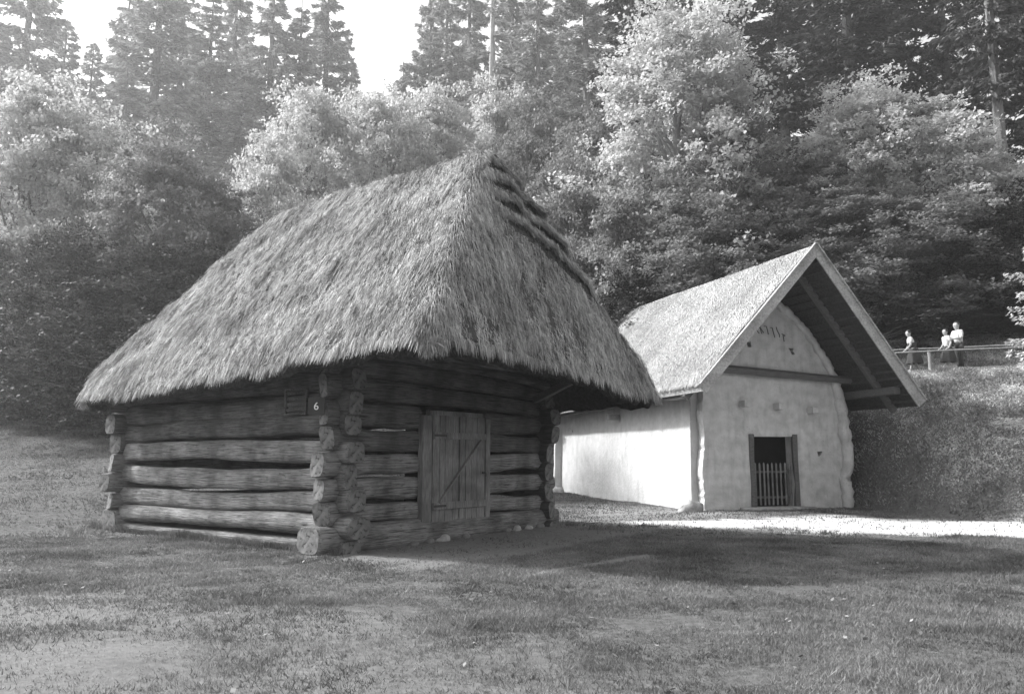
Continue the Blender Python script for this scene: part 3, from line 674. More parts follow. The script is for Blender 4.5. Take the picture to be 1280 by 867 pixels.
# rafters and battens seen under the overhang
for wv in (-1.35, .9, 3.2):
    for side in (-1, 1):
        a0 = slope_pt(side, .01, wv); a1 = slope_pt(side, .99, wv); mb = MB()
        mb.bar((float(a0[0]), wv, float(a0[1]) - .42), (float(a1[0]), wv, float(a1[1]) - .42), .17, .16, up=(0, 1, 0)); mb.build('rafter', M['beam'], house)
for side in (1, -1):
    mb = MB()
    for k in range(19):
        t = .04 + k * .051; a0 = slope_pt(side, t, W0_ + .05); a1 = slope_pt(side, t, 4.5)
        mb.bar((float(a0[0]), W0_ + .05, float(a0[1]) - .31 + random.uniform(-.02, .02)), (float(a1[0]), 4.5, float(a1[1]) - .31), .07, .07)
    mb.build('battens', mat('batten_wood', .03, .07, 8), house)
tag(lumpy('corner_stone', [(-.75, -.1, .03), (-.3, -.12, .08), (-.02, -.1, .06)], .2, M['pale_stone'], None, 9, .1, amp=.1), 'small pale boulder at the foot of the barn corner', 'stone')
cs = bpy.data.objects['corner_stone']; cs.location = (HX, HY, 0); cs.rotation_euler = (0, 0, HA)

# ================================================================ stones under the cabin sill
def rock(name, x, y, z, sx, sy, sz, seed, m, label, group=None, rz=0):
    bm = bmesh.new(); bmesh.ops.create_icosphere(bm, subdivisions=3, radius=1)
    P = np.array([v.co[:] for v in bm.verts]); r = 1 + .22 * vnoise(P, seed, 1.6, 2)
    for v, q in zip(bm.verts, r): v.co = Vector([v.co[0] * q * sx, v.co[1] * q * sy, v.co[2] * q * sz])
    me = bpy.data.meshes.new(name); bm.to_mesh(me); bm.free(); me.polygons.foreach_set('use_smooth', [True] * len(me.polygons))
    o_ = link(name, me, m, None, (x, y, z), (0, 0, rz)); return tag(o_, label, 'stone', group)
F_ = np.array([math.cos(WA), math.sin(WA)]); L_d = np.array([-F_[1], F_[0]])
stl = [(1.65, 'flat pale stone under the cabin sill, left of the door'), (2.1, 'low grey stone under the cabin sill below the left door jamb'), (2.5, 'broad light stone under the cabin sill just below the door'),
       (3.2, 'small grey stone under the middle of the cabin door'), (4.6, 'rounded stone under the cabin sill right of the door'), (5.0, 'pale squarish stone under the sill near the right end'), (5.4, 'small light stone under the sill beside the right corner'), (5.85, 'last dark stone under the sill at the right corner of the cabin')]
for i, (s_, lb) in enumerate(stl):
    p_ = np.array([WX, WY]) + F_ * s_ - L_d * .27; q = [.12, .13, .18, .1, .13, .13, .1, .12][i]
    rock('sill_stone', p_[0], p_[1], zt(*p_) + .02, q, .12, .06 + .015 * (i % 3), 20 + i, M['stone'] if i not in (2, 5, 6) else M['pale_stone'], lb, 'stones under the cabin sill', WA)

# ================================================================ grass, weeds, fallen leaves
def blades(n_, region, h, w, seed, per=3, lean=.5, maskf=None):
    g_ = np.random.default_rng(seed); d = region(g_, n_); x, y = d
    keep = g_.uniform(0, 1, len(x)) < (maskf(x, y) if maskf else 1)
    # keep the buildings' footprints clear
    lx, ly = to_local(x, y, WX, WY, WA); inc = (lx > -.15) & (lx < WF + .15) & (ly > -.12) & (ly < WL + .15)
    hx_, hy_ = to_local(x, y, HX, HY, HA); inh = (hx_ > -.15) & (hx_ < 5.5) & (hy_ > 0) & (hy_ < LB)
    keep &= ~inc & ~inh; x = x[keep]; y = y[keep]
    clump = vnoise(np.stack([x, y, x * 0], -1), 83, 1.8, 3); VV = []
    dist = np.hypot(x, y)
    for k in range(per):
        m_ = len(x); a = g_.uniform(0, 2 * PI, m_); xo = x + g_.normal(0, .012, m_) * (1 + dist / 10); yo = y + g_.normal(0, .012, m_) * (1 + dist / 10)
        z = terr(xo, yo) - .004; H_ = h * g_.uniform(.45, 1.25, m_) * (1 + .55 * np.clip(clump, -1, 1)); W_ = w * g_.uniform(.6, 1.3, m_) * (1 + dist / 14)
        ln = g_.uniform(.1, lean, m_) * 1.5; b_ = g_.uniform(0, 2 * PI, m_)
        B = np.stack([xo, yo, z], -1); s_ = np.stack([np.cos(a), np.sin(a), a * 0], -1) * W_[:, None] / 2
        tip = B + np.stack([np.cos(b_) * H_ * ln, np.sin(b_) * H_ * ln, H_], -1)
        VV.append(np.stack([B - s_, B + s_, tip], 1))
    VV = np.concatenate(VV, 0).reshape(-1, 3)
    return VV
def reg(y0, y1, kx=.78, pad=1.5):
    def f(g_, n_):
        y = np.sqrt(g_.uniform(y0 ** 2, y1 ** 2, n_)); x = g_.uniform(-1, 1, n_) * (y * kx + pad); return x, y
    return f
def gmask(x, y):
    b = np.interp(x, TX, TF); bankm = (x > 10.8) & (y > b)
    return (1 - .93 * path_mask(x, y)) * (1 - .55 * yard_mask(x, y)) * (1 - .94 * np.clip(soil_mask(x, y) * 1.1, 0, 1)) * np.where(bankm, 0, 1) * np.clip(.85 + .5 * vnoise(np.stack([x, y, x * 0], -1), 85, 2.2, 3), .25, 1)
Vg = np.concatenate([blades(90000, reg(4.8, 9.5), .04, .006, 1, 3, .9, gmask), blades(120000, reg(9.5, 17), .04, .008, 2, 3, .9, gmask),
                     blades(110000, reg(17, 34), .05, .011, 3, 2, .8, gmask), blades(60000, reg(34, 46), .08, .02, 4, 2, .8, gmask)])
tag(link('lawn_grass', npmesh('lawn_grass', Vg, np.arange(len(Vg)).reshape(-1, 3)), M['grass']), 'short mown grass covering the meadow around the cabin', 'grass', None, 'stuff')
def tufts(g_, n_):   # taller unmown tufts against walls and scattered
    k = 260; cx0 = g_.uniform(-9, 11, k); cy0 = g_.uniform(5.5, 20, k); i = g_.integers(0, k, n_); return cx0[i] + g_.normal(0, .07, n_), cy0[i] + g_.normal(0, .07, n_)
def along_sill(g_, n_):
    t = g_.uniform(-.4, 8.2, n_); o_ = g_.uniform(.2, .42, n_); return WX + L_d[0] * t - F_[0] * o_, WY + L_d[1] * t - F_[1] * o_
Vt = np.concatenate([blades(9000, tufts, .075, .008, 11, 2, .8, gmask), blades(5000, along_sill, .11, .008, 12, 2, .6)])
tag(link('tall_grass_tufts', npmesh('tall_grass_tufts', Vt, np.arange(len(Vt)).reshape(-1, 3)), M['grass']), 'taller unmown grass tufts on the meadow and along the cabin sill', 'grass', None, 'stuff')
def bmask(x, y):
    f = np.interp(x, TX, TF); t = np.interp(x, TX, TT); return ((y > f) & (x > 9.8) & (y < t + .3)) | ((y > t + 2.3) & (y < t + 9))
def breg(g_, n_): return g_.uniform(9.5, 30, n_), g_.uniform(14, 37, n_)
Vb = blades(230000, breg, .07, .022, 21, 2, 1.0, bmask)
tag(link('bank_grass', npmesh('bank_grass', Vb, np.arange(len(Vb)).reshape(-1, 3)), M['weed']), 'rough dark grass and weeds on the steep bank right of the barn', 'grass', None, 'stuff')
def leaf_cards(P, size, g_, up=.5, aspect=.7, jit=.35):
    n_ = len(P); N = g_.normal(size=(n_, 3)); N[:, 2] = np.abs(N[:, 2]) + up; N /= np.linalg.norm(N, axis=1)[:, None]
    A = np.cross(N, g_.normal(size=(n_, 3))); A /= np.linalg.norm(A, axis=1)[:, None]; B = np.cross(N, A)
    s = (size * g_.uniform(1 - jit, 1 + jit, n_))[:, None]
    V_ = np.stack([P - A * s, P - B * s * aspect + A * s * .15, P + A * s, P + B * s * aspect + A * s * .15], 1)
    return V_.reshape(-1, 3), np.arange(n_ * 4).reshape(-1, 4)
g = np.random.default_rng(91); n_ = 330; y = np.sqrt(g.uniform(5.2 ** 2, 13 ** 2, n_)); x = g.uniform(-1, 1, n_) * y * .8
lx, ly = to_local(x, y, WX, WY, WA); kk = ~((lx > -.5) & (ly > -.3)); x = x[kk]; y = y[kk]
P = np.stack([x, y, terr(x, y) + .035], -1); v_, f_ = leaf_cards(P, .022, g, 1.2, jit=.6)
tag(link('fallen_leaves', npmesh('fallen_leaves', v_, f_), M['dry_leaf']), 'dry pale leaves scattered over the foreground grass', 'leaves', None, 'stuff')

# ================================================================ trees
def limb(mb_, p0, p1, r0, r1, g_, seg=5, sag=.0):
    p0 = np.array(p0, float); p1 = np.array(p1, float); L_ = np.linalg.norm(p1 - p0); pts = []
    j = g_.normal(0, .05 * L_, (seg + 1, 3)); j[0] = 0; j[-1] = 0
    for i in range(seg + 1): t = i / seg; q = p0 + (p1 - p0) * t + j[i]; q[2] += math.sin(PI * t) * sag; pts.append(tuple(q))
    mb_.tube(pts, list(np.linspace(r0, r1, seg + 1)), 6, cap=False)
def broadleaf(seed, H, Rr, nleaf, size, base=.08, ncl=90, taper_top=.55, flat=.55):
    """returns (trunk mesh, crown mesh) centred on the origin"""
    g_ = np.random.default_rng(seed); cl = []
    lobes = [(g_.uniform(0, 2 * PI), g_.uniform(.15, .9), g_.uniform(.7, 1.2)) for _ in range(9)]
    while len(cl) < ncl:
        t = g_.uniform(base, 1) ; a = g_.uniform(0, 2 * PI)
        prof = math.sin(PI * min(1, (t - base) / (1 - base) * (1 - .0)) ** taper_top) ** .6 if t < 1 else 0
        prof = max(prof, .25 if t < .9 else .12)
        for la, lt, lr in lobes:
            dd = abs((a - la + PI) % (2 * PI) - PI)
            if dd < .6 and abs(t - lt) < .18: prof *= lr
        rr = Rr * prof * g_.uniform(.25, 1.0) ** .45 * g_.uniform(.85, 1.1)
        cl.append((rr * math.cos(a), rr * math.sin(a), t * H))
    cl = np.array(cl); per = nleaf // ncl; cr_ = Rr * .20
    sz = g_.uniform(.6, 1.45, ncl) * cr_
    sub = 6; subc = cl[:, None, :] + g_.normal(size=(ncl, sub, 3)) * sz[:, None, None] * np.array([.75, .75, flat * .8])
    i = g_.integers(0, ncl, nleaf); j = g_.integers(0, sub, nleaf)
    P = subc[i, j] + g_.normal(size=(nleaf, 3)) * (sz[i] * .27)[:, None] * np.array([1, 1, .42])
    rad = np.hypot(P[:, 0], P[:, 1]); P[:, 2] -= .05 * rad
    P[:, 2] = np.maximum(P[:, 2], .1)
    V_, F_q = leaf_cards(P, size, g_, .9)
    crown = npmesh('crown', V_, F_q)
    mb_ = MB(); tr = .022 * H + .05; lean = g_.normal(0, .03, 2) * H
    mb_.tube([(0, 0, -.6), (0, 0, .2), (lean[0] * .3, lean[1] * .3, H * .3), (lean[0] * .7, lean[1] * .7, H * .62), (lean[0], lean[1], H * .93)], [tr * 1.35, tr, tr * .75, tr * .42, tr * .08], 8, cap=False)
    for k in g_.permutation(ncl)[:50]:
        c_ = cl[k]; t0 = max(.1, min(.85, c_[2] / H - .22)); limb(mb_, (lean[0] * t0, lean[1] * t0, t0 * H), c_, tr * .5 * (1 - t0 * .6), tr * .07, g_)
    tm = bpy.data.meshes.new('trunk'); tm.from_pydata(mb_.v, [], mb_.f); tm.polygons.foreach_set('use_smooth', [True] * len(mb_.f)); tm.update()
    return tm, crown
def conifer(seed, H, Rr, base=.05, step=.42, nb=7, card=.17, dens_=1.0, droop=.28, bare_r=1.0, gappy=.15):
    g_ = np.random.default_rng(seed); Ps = []; Ds = []; mb_ = MB(); tr = .013 * H + .05
    mb_.tube([(0, 0, -.8), (0, 0, H * .3), (0, 0, H * .65), (0, 0, H)], [tr * 1.2 * bare_r, tr * .85 * bare_r, tr * .5, .02], 8, cap=False)
    z = H * base
    while z < H * .985:
        t = (z / H - base) / (1 - base); ln = Rr * (1 - t) ** .8 * g_.uniform(.75, 1.12) + .12
        if t < .12: ln *= .55 + 3.5 * t
        for b_ in range(nb):
            if g_.uniform() < gappy: continue
            a = g_.uniform(0, 2 * PI); L_ = ln * g_.uniform(.65, 1.15); dz = -droop * L_ * (1 - t * .9)
            k = max(5, int(L_ / .16 * 6.5 * dens_)); s = g_.uniform(.08, 1, k) ** .75
            zz = z + dz * s + .12 * L_ * s ** 2 * 1.2
            side = g_.normal(0, 1, k) * (.055 + .17 * (1 - s)) * L_ * .55
            x = np.cos(a) * L_ * s - np.sin(a) * side; y = np.sin(a) * L_ * s + np.cos(a) * side
            hang = -np.abs(g_.normal(0, .11, k)) - .04 * np.abs(side); Ps.append(np.stack([x, y, zz + hang], -1))
            d = np.stack([np.cos(a) * np.ones(k) - np.sin(a) * np.sign(side) * .8, np.sin(a) * np.ones(k) + np.cos(a) * np.sign(side) * .8, -.55 + g_.normal(0, .35, k)], -1); Ds.append(d)
            if L_ > .8 and g_.uniform() < .6: mb_.tube([(0, 0, z), (math.cos(a) * L_ * .5, math.sin(a) * L_ * .5, z + dz * .5 + .03 * L_), (math.cos(a) * L_ * .9, math.sin(a) * L_ * .9, z + dz * .9 + .1 * L_)], [.035, .022, .008], 4, cap=False)
        z += step * g_.uniform(.7, 1.2)
    P = np.concatenate(Ps); D = np.concatenate(Ds) + g_.normal(0, .25, (len(P), 3)); D /= np.linalg.norm(D, axis=1)[:, None]
    Sd = np.cross(D, g_.normal(size=(len(P), 3))); Sd /= np.linalg.norm(Sd, axis=1)[:, None]
    L_ = card * g_.uniform(.7, 1.4, len(P))[:, None]; w = L_ * .24
    V_ = np.stack([P - D * L_ * .5, P - Sd * w, P + D * L_, P + Sd * w], 1).reshape(-1, 3)
    crown = npmesh('crown', V_, np.arange(len(V_)).reshape(-1, 4))
    tm = bpy.data.meshes.new('trunk'); tm.from_pydata(mb_.v, [], mb_.f); tm.update()
    return tm, crown
PP = math.atan(139.8 / 995)
def along(px, py, d):       # a direction measured in the photograph -> a real position at distance d
    a = (px - 643) / 995; b = -(py - 434) / 995
    r = np.array([a, math.cos(PP) - b * math.sin(PP), math.sin(PP) + b * math.cos(PP)]); return np.array([0, 0, 1.6]) + r * d / r[1]
variants = {
 'broad': [broadleaf(1000 + k, 10, 4.2, 60000, .082, .05, 120, .6 + .1 * (k % 3)) for k in range(5)],
 'tall': [broadleaf(1100 + k, 14, 4.6, 92000, .082, .05, 190, .75) for k in range(2)],
 'bush': [broadleaf(1200 + k, 4, 2.6, 12000, .075, .02, 45, .6) for k in range(3)],
 'spruce': [conifer(1300 + k, 20, 3.6, .06, .46, 8, .2, 1.5, gappy=.22) for k in range(4)],
 'pine': [conifer(1400 + k, 22, 3.4, .38, .5, 8, .22, 1.5, gappy=.3) for k in range(3)],
 'thin': [conifer(1500, 16, 2.6, .2, .75, 6, .2, .8, gappy=.3)],
}
for kk_, vv_ in variants.items():
    for tm, cm in vv_: tm.materials.append(M['bark']); cm.materials.append(M['leaf'])
base_h = {'broad': 10, 'tall': 14, 'bush': 4, 'spruce': 20, 'pine': 22, 'thin': 16}; base_r = {'broad': 4.2, 'tall': 4.6, 'bush': 2.6, 'spruce': 3.6, 'pine': 3.4, 'thin': 2.6}
cnt = {}
def tree(kind, px, py, d, Rw, label, leafm='leaf', barkm='bark', group=None, xyz=None):
    i = cnt.get(kind, 0); cnt[kind] = i + 1; tm, cm = variants[kind][i % len(variants[kind])]
    p_ = along(px, py, d); zg = zt(p_[0], p_[1]); H_ = max(p_[2] - zg, 1.0)
    nm = {'broad': 'broadleaf_tree', 'tall': 'broadleaf_tree', 'bush': 'bush', 'spruce': 'spruce_tree', 'pine': 'pine_tree', 'thin': 'spruce_tree'}[kind]
    e_ = tag(empty(nm, (p_[0], p_[1], zg), random.uniform(0, 6.28)), label, 'bush' if kind == 'bush' else 'tree', group)
    e_.scale = (Rw / base_r[kind], Rw / base_r[kind], H_ / base_h[kind])
    for nm_, me_, m_ in (('trunk', tm, barkm), ('crown', cm, leafm)):
        o_ = link(nm_, me_, [], e_); o_.material_slots[0].link = 'OBJECT'; o_.material_slots[0].material = M[m_]
    return e_
FG = 'spruces and pines of the wood on the slope'; DG = 'broadleaf trees along the edge of the wood'
T = [
 # left mass
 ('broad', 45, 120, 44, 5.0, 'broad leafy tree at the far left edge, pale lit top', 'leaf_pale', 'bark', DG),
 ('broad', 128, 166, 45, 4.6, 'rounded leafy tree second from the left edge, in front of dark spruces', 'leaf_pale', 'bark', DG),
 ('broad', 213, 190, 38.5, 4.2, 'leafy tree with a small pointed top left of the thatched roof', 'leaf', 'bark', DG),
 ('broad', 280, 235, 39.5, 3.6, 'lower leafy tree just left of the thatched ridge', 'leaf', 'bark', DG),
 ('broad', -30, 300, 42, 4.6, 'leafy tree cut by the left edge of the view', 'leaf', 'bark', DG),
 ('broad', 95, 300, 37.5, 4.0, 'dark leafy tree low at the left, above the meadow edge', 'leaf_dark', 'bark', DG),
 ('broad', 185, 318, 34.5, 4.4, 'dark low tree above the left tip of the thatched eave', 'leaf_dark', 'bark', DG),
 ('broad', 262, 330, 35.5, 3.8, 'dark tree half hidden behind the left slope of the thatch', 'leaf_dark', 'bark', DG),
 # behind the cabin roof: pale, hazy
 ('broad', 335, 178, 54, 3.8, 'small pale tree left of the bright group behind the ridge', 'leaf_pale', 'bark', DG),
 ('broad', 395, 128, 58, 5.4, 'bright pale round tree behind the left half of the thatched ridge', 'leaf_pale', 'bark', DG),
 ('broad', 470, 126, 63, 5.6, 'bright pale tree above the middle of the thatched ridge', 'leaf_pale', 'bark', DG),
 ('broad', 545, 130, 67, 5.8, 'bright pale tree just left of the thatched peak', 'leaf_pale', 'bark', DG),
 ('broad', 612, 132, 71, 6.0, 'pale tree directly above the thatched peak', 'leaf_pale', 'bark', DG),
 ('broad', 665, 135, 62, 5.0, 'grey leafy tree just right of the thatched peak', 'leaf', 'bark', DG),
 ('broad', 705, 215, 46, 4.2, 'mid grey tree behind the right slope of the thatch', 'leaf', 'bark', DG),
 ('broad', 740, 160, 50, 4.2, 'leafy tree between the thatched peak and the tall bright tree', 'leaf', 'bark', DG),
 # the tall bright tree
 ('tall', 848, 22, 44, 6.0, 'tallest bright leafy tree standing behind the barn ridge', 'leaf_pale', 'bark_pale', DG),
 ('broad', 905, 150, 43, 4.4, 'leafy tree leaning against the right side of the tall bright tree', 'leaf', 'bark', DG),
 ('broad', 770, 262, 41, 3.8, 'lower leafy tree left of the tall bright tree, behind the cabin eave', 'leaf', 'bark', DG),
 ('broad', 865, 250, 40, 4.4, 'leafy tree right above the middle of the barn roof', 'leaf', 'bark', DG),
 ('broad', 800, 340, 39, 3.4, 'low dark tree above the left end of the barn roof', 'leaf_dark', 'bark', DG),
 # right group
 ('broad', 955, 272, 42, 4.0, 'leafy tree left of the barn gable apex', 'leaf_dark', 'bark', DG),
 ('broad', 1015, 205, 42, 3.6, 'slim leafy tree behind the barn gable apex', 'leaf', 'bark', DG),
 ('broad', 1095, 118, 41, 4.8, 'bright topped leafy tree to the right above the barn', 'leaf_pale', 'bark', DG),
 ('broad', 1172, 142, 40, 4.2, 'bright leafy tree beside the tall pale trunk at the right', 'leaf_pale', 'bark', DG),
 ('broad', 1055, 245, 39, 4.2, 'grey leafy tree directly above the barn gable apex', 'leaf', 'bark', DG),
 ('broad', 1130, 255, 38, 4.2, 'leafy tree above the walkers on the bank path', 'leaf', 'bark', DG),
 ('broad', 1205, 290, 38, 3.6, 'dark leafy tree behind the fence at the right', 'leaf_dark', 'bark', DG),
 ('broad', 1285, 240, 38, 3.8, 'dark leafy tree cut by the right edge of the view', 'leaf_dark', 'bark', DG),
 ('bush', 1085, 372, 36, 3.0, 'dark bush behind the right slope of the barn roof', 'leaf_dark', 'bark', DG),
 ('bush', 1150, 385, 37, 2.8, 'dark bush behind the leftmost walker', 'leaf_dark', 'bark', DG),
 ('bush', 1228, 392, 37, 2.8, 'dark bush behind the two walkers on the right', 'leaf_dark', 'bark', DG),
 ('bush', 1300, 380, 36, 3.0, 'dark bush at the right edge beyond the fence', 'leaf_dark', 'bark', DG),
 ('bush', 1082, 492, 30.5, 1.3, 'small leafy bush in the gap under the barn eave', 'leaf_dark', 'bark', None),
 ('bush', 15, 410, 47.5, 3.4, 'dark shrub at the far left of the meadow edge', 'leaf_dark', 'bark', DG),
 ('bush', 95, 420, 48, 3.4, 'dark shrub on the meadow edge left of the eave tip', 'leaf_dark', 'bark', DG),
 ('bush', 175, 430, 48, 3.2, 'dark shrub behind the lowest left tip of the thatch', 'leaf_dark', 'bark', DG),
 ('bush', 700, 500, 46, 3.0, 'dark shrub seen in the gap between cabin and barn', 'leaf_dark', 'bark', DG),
 # conifers behind
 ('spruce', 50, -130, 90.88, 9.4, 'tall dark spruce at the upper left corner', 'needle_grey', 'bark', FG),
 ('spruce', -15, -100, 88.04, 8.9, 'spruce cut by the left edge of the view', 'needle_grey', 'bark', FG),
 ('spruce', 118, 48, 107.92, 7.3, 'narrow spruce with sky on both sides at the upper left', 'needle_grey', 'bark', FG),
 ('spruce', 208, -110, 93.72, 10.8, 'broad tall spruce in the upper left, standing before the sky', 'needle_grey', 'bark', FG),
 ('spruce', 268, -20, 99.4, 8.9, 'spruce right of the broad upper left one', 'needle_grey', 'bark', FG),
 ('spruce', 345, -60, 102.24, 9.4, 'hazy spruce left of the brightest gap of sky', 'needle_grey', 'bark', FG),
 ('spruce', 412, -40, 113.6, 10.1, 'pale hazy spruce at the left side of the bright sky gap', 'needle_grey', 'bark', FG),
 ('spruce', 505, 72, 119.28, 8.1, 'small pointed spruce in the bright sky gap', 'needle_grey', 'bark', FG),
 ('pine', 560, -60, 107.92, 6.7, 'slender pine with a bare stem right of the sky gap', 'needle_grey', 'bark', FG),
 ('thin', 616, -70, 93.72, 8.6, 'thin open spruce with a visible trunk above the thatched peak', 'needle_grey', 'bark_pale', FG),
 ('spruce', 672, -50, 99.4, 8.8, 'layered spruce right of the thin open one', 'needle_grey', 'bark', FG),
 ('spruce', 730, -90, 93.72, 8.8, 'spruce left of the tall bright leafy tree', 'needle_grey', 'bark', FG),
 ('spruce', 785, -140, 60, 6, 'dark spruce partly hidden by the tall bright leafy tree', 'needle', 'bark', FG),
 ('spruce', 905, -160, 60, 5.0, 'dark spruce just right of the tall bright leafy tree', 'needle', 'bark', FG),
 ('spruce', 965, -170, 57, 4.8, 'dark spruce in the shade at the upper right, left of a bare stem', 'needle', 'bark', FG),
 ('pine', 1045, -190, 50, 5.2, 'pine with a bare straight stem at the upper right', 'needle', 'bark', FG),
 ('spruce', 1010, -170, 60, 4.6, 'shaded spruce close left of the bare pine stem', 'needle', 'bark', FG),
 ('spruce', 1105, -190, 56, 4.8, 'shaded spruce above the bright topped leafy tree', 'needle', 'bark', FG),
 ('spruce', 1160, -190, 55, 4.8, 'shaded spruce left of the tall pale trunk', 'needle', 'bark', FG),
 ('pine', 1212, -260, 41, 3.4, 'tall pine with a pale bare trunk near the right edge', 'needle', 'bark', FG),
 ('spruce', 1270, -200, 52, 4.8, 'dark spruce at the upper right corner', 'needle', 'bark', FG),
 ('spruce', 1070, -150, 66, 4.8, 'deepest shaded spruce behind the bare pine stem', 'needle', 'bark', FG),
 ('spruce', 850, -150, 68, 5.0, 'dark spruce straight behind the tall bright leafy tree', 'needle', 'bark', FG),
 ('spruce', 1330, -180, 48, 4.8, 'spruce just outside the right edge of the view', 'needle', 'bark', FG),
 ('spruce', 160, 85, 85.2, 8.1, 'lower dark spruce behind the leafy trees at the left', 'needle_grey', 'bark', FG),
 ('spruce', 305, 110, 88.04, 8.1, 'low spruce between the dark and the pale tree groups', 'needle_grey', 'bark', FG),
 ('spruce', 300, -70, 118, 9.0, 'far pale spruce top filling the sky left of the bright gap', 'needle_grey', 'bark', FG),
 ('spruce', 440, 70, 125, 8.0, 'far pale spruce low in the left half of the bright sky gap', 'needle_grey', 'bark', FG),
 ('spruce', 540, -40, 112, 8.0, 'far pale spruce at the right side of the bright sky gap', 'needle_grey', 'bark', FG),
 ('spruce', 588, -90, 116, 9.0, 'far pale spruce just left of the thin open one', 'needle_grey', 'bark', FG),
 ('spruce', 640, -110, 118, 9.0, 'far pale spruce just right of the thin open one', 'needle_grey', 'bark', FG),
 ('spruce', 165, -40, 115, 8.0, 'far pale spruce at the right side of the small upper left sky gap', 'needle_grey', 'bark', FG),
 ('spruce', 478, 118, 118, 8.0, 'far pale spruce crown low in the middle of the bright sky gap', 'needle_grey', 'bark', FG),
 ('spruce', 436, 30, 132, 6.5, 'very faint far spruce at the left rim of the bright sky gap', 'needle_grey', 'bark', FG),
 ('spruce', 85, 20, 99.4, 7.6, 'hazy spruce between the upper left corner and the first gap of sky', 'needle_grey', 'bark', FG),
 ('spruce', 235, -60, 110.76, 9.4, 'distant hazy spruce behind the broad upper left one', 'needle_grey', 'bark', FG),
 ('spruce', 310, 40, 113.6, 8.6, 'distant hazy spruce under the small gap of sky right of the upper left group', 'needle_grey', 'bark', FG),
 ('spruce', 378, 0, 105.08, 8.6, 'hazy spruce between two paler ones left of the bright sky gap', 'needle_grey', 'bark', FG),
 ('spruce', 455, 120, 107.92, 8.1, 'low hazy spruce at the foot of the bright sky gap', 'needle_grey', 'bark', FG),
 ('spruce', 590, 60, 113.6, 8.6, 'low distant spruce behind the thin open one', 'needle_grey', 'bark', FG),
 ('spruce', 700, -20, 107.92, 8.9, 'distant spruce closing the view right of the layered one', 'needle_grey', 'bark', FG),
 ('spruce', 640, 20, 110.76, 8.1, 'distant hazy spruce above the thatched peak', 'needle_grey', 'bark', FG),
]
for a_ in T: tree(*a_)
# fresh pale-tipped young spruce reaching in from the right edge
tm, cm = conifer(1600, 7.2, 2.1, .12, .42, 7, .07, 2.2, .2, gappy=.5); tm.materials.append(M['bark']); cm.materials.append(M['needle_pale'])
px_, py_ = 14.55, 21.4
e_ = tag(empty('young_spruce', (px_, py_, zt(px_, py_)), .4), 'young spruce with pale sunlit branch tips on the bank at the right edge', 'tree'); link('trunk', tm, [], e_); link('crown', cm, [], e_)

# ================================================================ fences on the bank
def fence(name, pts, label, posts, rails, zoff=0, r=.03):
    p0 = pts[0]; e = tag(empty(name, (p0[0], p0[1], zt(*p0))), label, 'fence')
    P = np.array(pts); d_ = np.r_[0, np.cumsum(np.hypot(*np.diff(P, axis=0).T))]
    at = lambda s_: (np.interp(s_, d_, P[:, 0]), np.interp(s_, d_, P[:, 1]))
    loc = lambda s_, h: (at(s_)[0] - p0[0], at(s_)[1] - p0[1], zt(*at(s_)) + h - zt(*p0))
    for s_ in np.arange(posts[0], d_[-1], posts[1]):
        q = MB(); a = loc(s_, -.3); b = loc(s_, posts[2]); q.tube([a, ((a[0] + b[0]) / 2 + .01, (a[1] + b[1]) / 2, (a[2] + b[2]) / 2), b], [.07, .065, .06], 7, noise=.06); q.build('post', M['rail'], e)
    for h in rails:
        q = MB(); ss = np.arange(0, d_[-1], 1.1); q.tube([tuple(np.array(loc(s_, h)) + np.array([0, -.07, random.uniform(-.025, .025)])) for s_ in ss], r, 6, noise=.05); q.build('rail', M['rail'], e)
fence('rail_fence', [(12.6, 30.0), (13.8, 28.9), (17.5, 28.5), (24, 28.2), (30, 28)], 'low rail fence along the near side of the bank path, in front of the walkers', (2.95, 9, .78), (.72, .03))
fence('rail_fence', [(14.0, 32.6), (18, 31.9), (24, 31.6), (30, 31.2)], 'single rail fence on the far side of the path behind the walkers', (.5, 9, 1.25), (1.18,))

# ================================================================ people
def skin_mesh(name, joints, edges, m, parent, sub=2):
    me = bpy.data.meshes.new(name); me.from_pydata([j[:3] for j in joints], edges, []); me.update()
    o_ = link(name, me, m, parent); md = o_.modifiers.new('skin', 'SKIN'); md.use_smooth_shade = True
    lay = me.skin_vertices[0].data if me.skin_vertices else None
    if lay is None:
        bm = bmesh.new(); bm.from_mesh(me); bm.verts.layers.skin.verify(); bm.to_mesh(me); bm.free(); lay = me.skin_vertices[0].data
    for i, j in enumerate(joints):
        r_ = j[3]; lay[i].radius = (r_, j[4]) if len(j) > 4 else (r_, r_); lay[i].use_root = (i == 0)
    s_ = o_.modifiers.new('sub', 'SUBSURF'); s_.levels = sub; s_.render_levels = sub
    bpy.context.view_layer.update(); dg = bpy.context.evaluated_depsgraph_get()
    nm = bpy.data.meshes.new_from_object(o_.evaluated_get(dg)); o_.modifiers.clear(); o_.data = nm; nm.name = name
    nm.materials.clear(); nm.materials.append(m)
    return o_
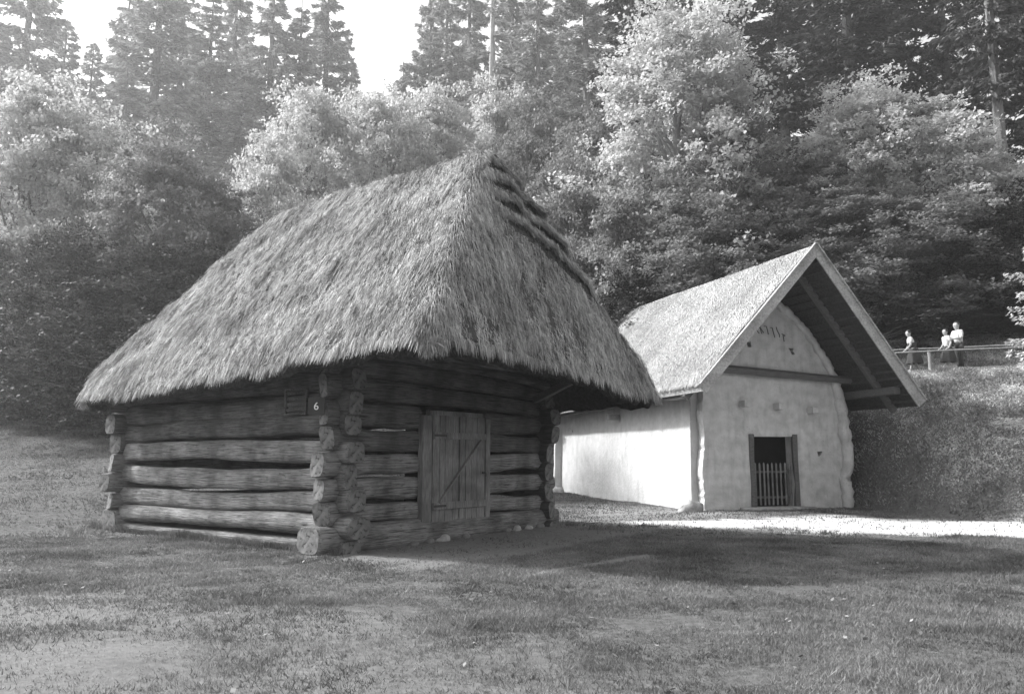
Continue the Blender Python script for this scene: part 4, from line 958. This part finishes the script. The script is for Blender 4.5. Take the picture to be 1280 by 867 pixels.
def person(x, y, rz, h, label, kind, arms, lean=0.0, stride=.12, head_turn=0):
    """faces local +X. arms: [(elbow xyz, hand xyz) left, right]"""
    e = tag(empty('person', (x, y, zt(x, y) + .03), rz), label, 'person'); e.scale = (h / 1.75,) * 3
    L = lean; sh = 1.42; hipz = .93
    J = [(0, 0, hipz, .14, .12), (L * .4, 0, 1.15, .12, .135), (L * .8, 0, 1.34, .12, .16), (L, 0, 1.455, .07), (L * 1.1 + .01, 0, 1.52, .062), (L * 1.2 + .03, 0, 1.60, .105), (L * 1.2 + .025, 0, 1.68, .12, .105), (L * 1.2 + .01, 0, 1.745, .085)]
    E_ = [(0, 1), (1, 2), (2, 3), (3, 4), (4, 5), (5, 6), (6, 7)]
    hands = []
    for k, (eb, hd) in enumerate(arms):
        s = 1 if k == 0 else -1; b0 = len(J); J += [(L * .95, s * .17, sh, .055), (*eb, .042), (*hd, .028), (hd[0] + .06, hd[1], hd[2] - .03, .034)]; E_ += [(2, b0), (b0, b0 + 1), (b0 + 1, b0 + 2), (b0 + 2, b0 + 3)]
        for f_ in range(4):
            c0 = len(J); J += [(hd[0] + .13, hd[1] + (f_ - 1.5) * .018, hd[2] - .05 - .004 * abs(f_ - 1), .008), (hd[0] + .15, hd[1] + (f_ - 1.5) * .018, hd[2] - .09, .007)]; E_ += [(b0 + 3, c0), (c0, c0 + 1)]
        c0 = len(J); J += [(hd[0] + .08, hd[1] - s * .04, hd[2] - .01, .009)]; E_ += [(b0 + 3, c0)]
    for s, st in ((1, stride), (-1, -stride)):
        b0 = len(J); J += [(0, s * .09, hipz - .06, .085), (st * (.7 if kind == 'man' else .35) + .03, s * .1, .5, .06), (st, s * .1, .1, .04), (st + .03, s * .1, .035, .04), (st + .17, s * .1, .03, .032)]; E_ += [(0, b0), (b0, b0 + 1), (b0 + 1, b0 + 2), (b0 + 2, b0 + 3), (b0 + 3, b0 + 4)]
    skin_mesh('body', J, E_, M['skin'], e)
    hx = L * 1.2 + .03
    # face details: nose and ears
    # hair cap
    bm = bmesh.new(); bmesh.ops.create_uvsphere(bm, u_segments=16, v_segments=10, radius=1)
    for v in list(bm.verts):
        if v.co.x > .45 and v.co.z < .35 or v.co.z < -.55: bm.verts.remove(v)
    for v in bm.verts: v.co = Vector((v.co.x * .118 + hx - .018, v.co.y * .106, v.co.z * .12 + 1.685))
    me = bpy.data.meshes.new('hair'); bm.to_mesh(me); bm.free(); me.polygons.foreach_set('use_smooth', [True] * len(me.polygons)); link('hair', me, M['hair'], e)
    mb_ = MB(); mb_.tube([(hx + .075, 0, 1.675), (hx + .112, 0, 1.635), (hx + .08, 0, 1.62)], [.008, .014, .01], 6); mb_.build('nose', M['skin'], e)
    # shirt / blouse
    SJ = [(0, 0, .98, .155, .145), (L * .4, 0, 1.15, .145, .16), (L * .8, 0, 1.34, .14, .18), (L, 0, 1.455, .075)]; SE = [(0, 1), (1, 2), (2, 3)]
    for k, (eb, hd) in enumerate(arms):
        s = 1 if k == 0 else -1; b0 = len(SJ); mid = [(eb[i] * .75 + (L * .95, s * .17, sh)[i] * .25) for i in range(3)]
        if kind == 'man': mid = list(eb)
        SJ += [(L * .95, s * .18, sh - .01, .078), (*mid, .06)]; SE += [(2, b0), (b0, b0 + 1)]
    skin_mesh('shirt', SJ, SE, M['shirt'], e)
    if kind == 'man':
        q = MB(); q.tube([(0, 0, 1.03), (0, 0, .95), (0, 0, .84)], [.15, .165, .15], 14)
        for s, st in ((1, stride), (-1, -stride)): q.tube([(0, s * .085, .93), (st * .35 + .01, s * .09, .7), (st * .7 + .02, s * .1, .5), (st * .9, s * .1, .28), (st, s * .1, .08)], [.105, .10, .085, .075, .075], 12)
        q.build('trousers', M['cloth'], e, smooth=True)
        sm = M['cloth']
    else:
        rows = [(1.04, .15), (.95, .185), (.8, .23), (.6, .28), (.42, .32), (.36, .325)]; n_ = 26; q = MB(); vs = []
        for z, r_ in rows:
            for j in range(n_): a = 2 * PI * j / n_; rr = r_ * (1 + (.09 * math.sin(7 * a) if z < .9 else 0)); vs.append((math.cos(a) * rr, math.sin(a) * rr * .9, z))
        fs = [(i * n_ + j, i * n_ + (j + 1) % n_, (i + 1) * n_ + (j + 1) % n_, (i + 1) * n_ + j) for i in range(len(rows) - 1) for j in range(n_)]
        q.add(vs, fs); q.build('skirt', M['cloth'], e, smooth=True); sm = M['white']
    for s, st in ((1, stride), (-1, -stride)):
        skin_mesh('shoe', [(st - .03, s * .1, .05, .052), (st + .06, s * .1, .045, .05), (st + .18, s * .1, .03, .038)], [(0, 1), (1, 2)], sm, e, 1)
    return e
# the walkers stand on the path between the two fences
person(16.45, 29.15, R(195), 1.78, 'man in white shirt and grey trousers standing rightmost on the bank path', 'man', [((.12, .25, 1.14), (.36, .12, 1.12)), ((.1, -.25, 1.14), (.36, -.1, 1.1))], .03, .05)
person(15.95, 29.0, R(185), 1.52, 'woman in white blouse and full skirt standing beside the man', 'woman', [((.0, .23, 1.16), (.12, .24, .94)), ((.05, -.22, 1.15), (.2, -.2, .95))], .05, .08)
pw = person(14.78, 29.2, R(170), 1.55, 'walker in dark dress over white sleeves, leftmost beside the barn roof edge', 'woman', [((.16, .22, 1.14), (.3, .2, .95)), ((.12, -.22, 1.14), (.27, -.2, .93))], .12, .2)
q = skin_mesh('vest', [(0, 0, .98, .19, .185), (.12 * .4, 0, 1.15, .185, .2), (.12 * .75, 0, 1.32, .18, .17)], [(0, 1), (1, 2)], M['cloth'], pw)

# ================================================================ haze
mb = MB(); mb.box((5, 60, 27), (330, 300, 68)); hz = mb.build('haze', bpy.data.materials.new('haze_air'))
hz['kind'] = 'stuff'; hz['label'] = 'thin bright haze in the air of the clearing'; hz['category'] = 'haze'
hm = hz.data.materials[0]; hm.use_nodes = True; n = hm.node_tree.nodes; n.clear(); ho = n.new('ShaderNodeOutputMaterial'); pv = n.new('ShaderNodeVolumePrincipled')
pv.inputs['Color'].default_value = (.95, .95, .95, 1); pv.inputs['Density'].default_value = .00105; pv.inputs['Anisotropy'].default_value = .5
hm.node_tree.links.new(pv.outputs[0], ho.inputs['Volume'])
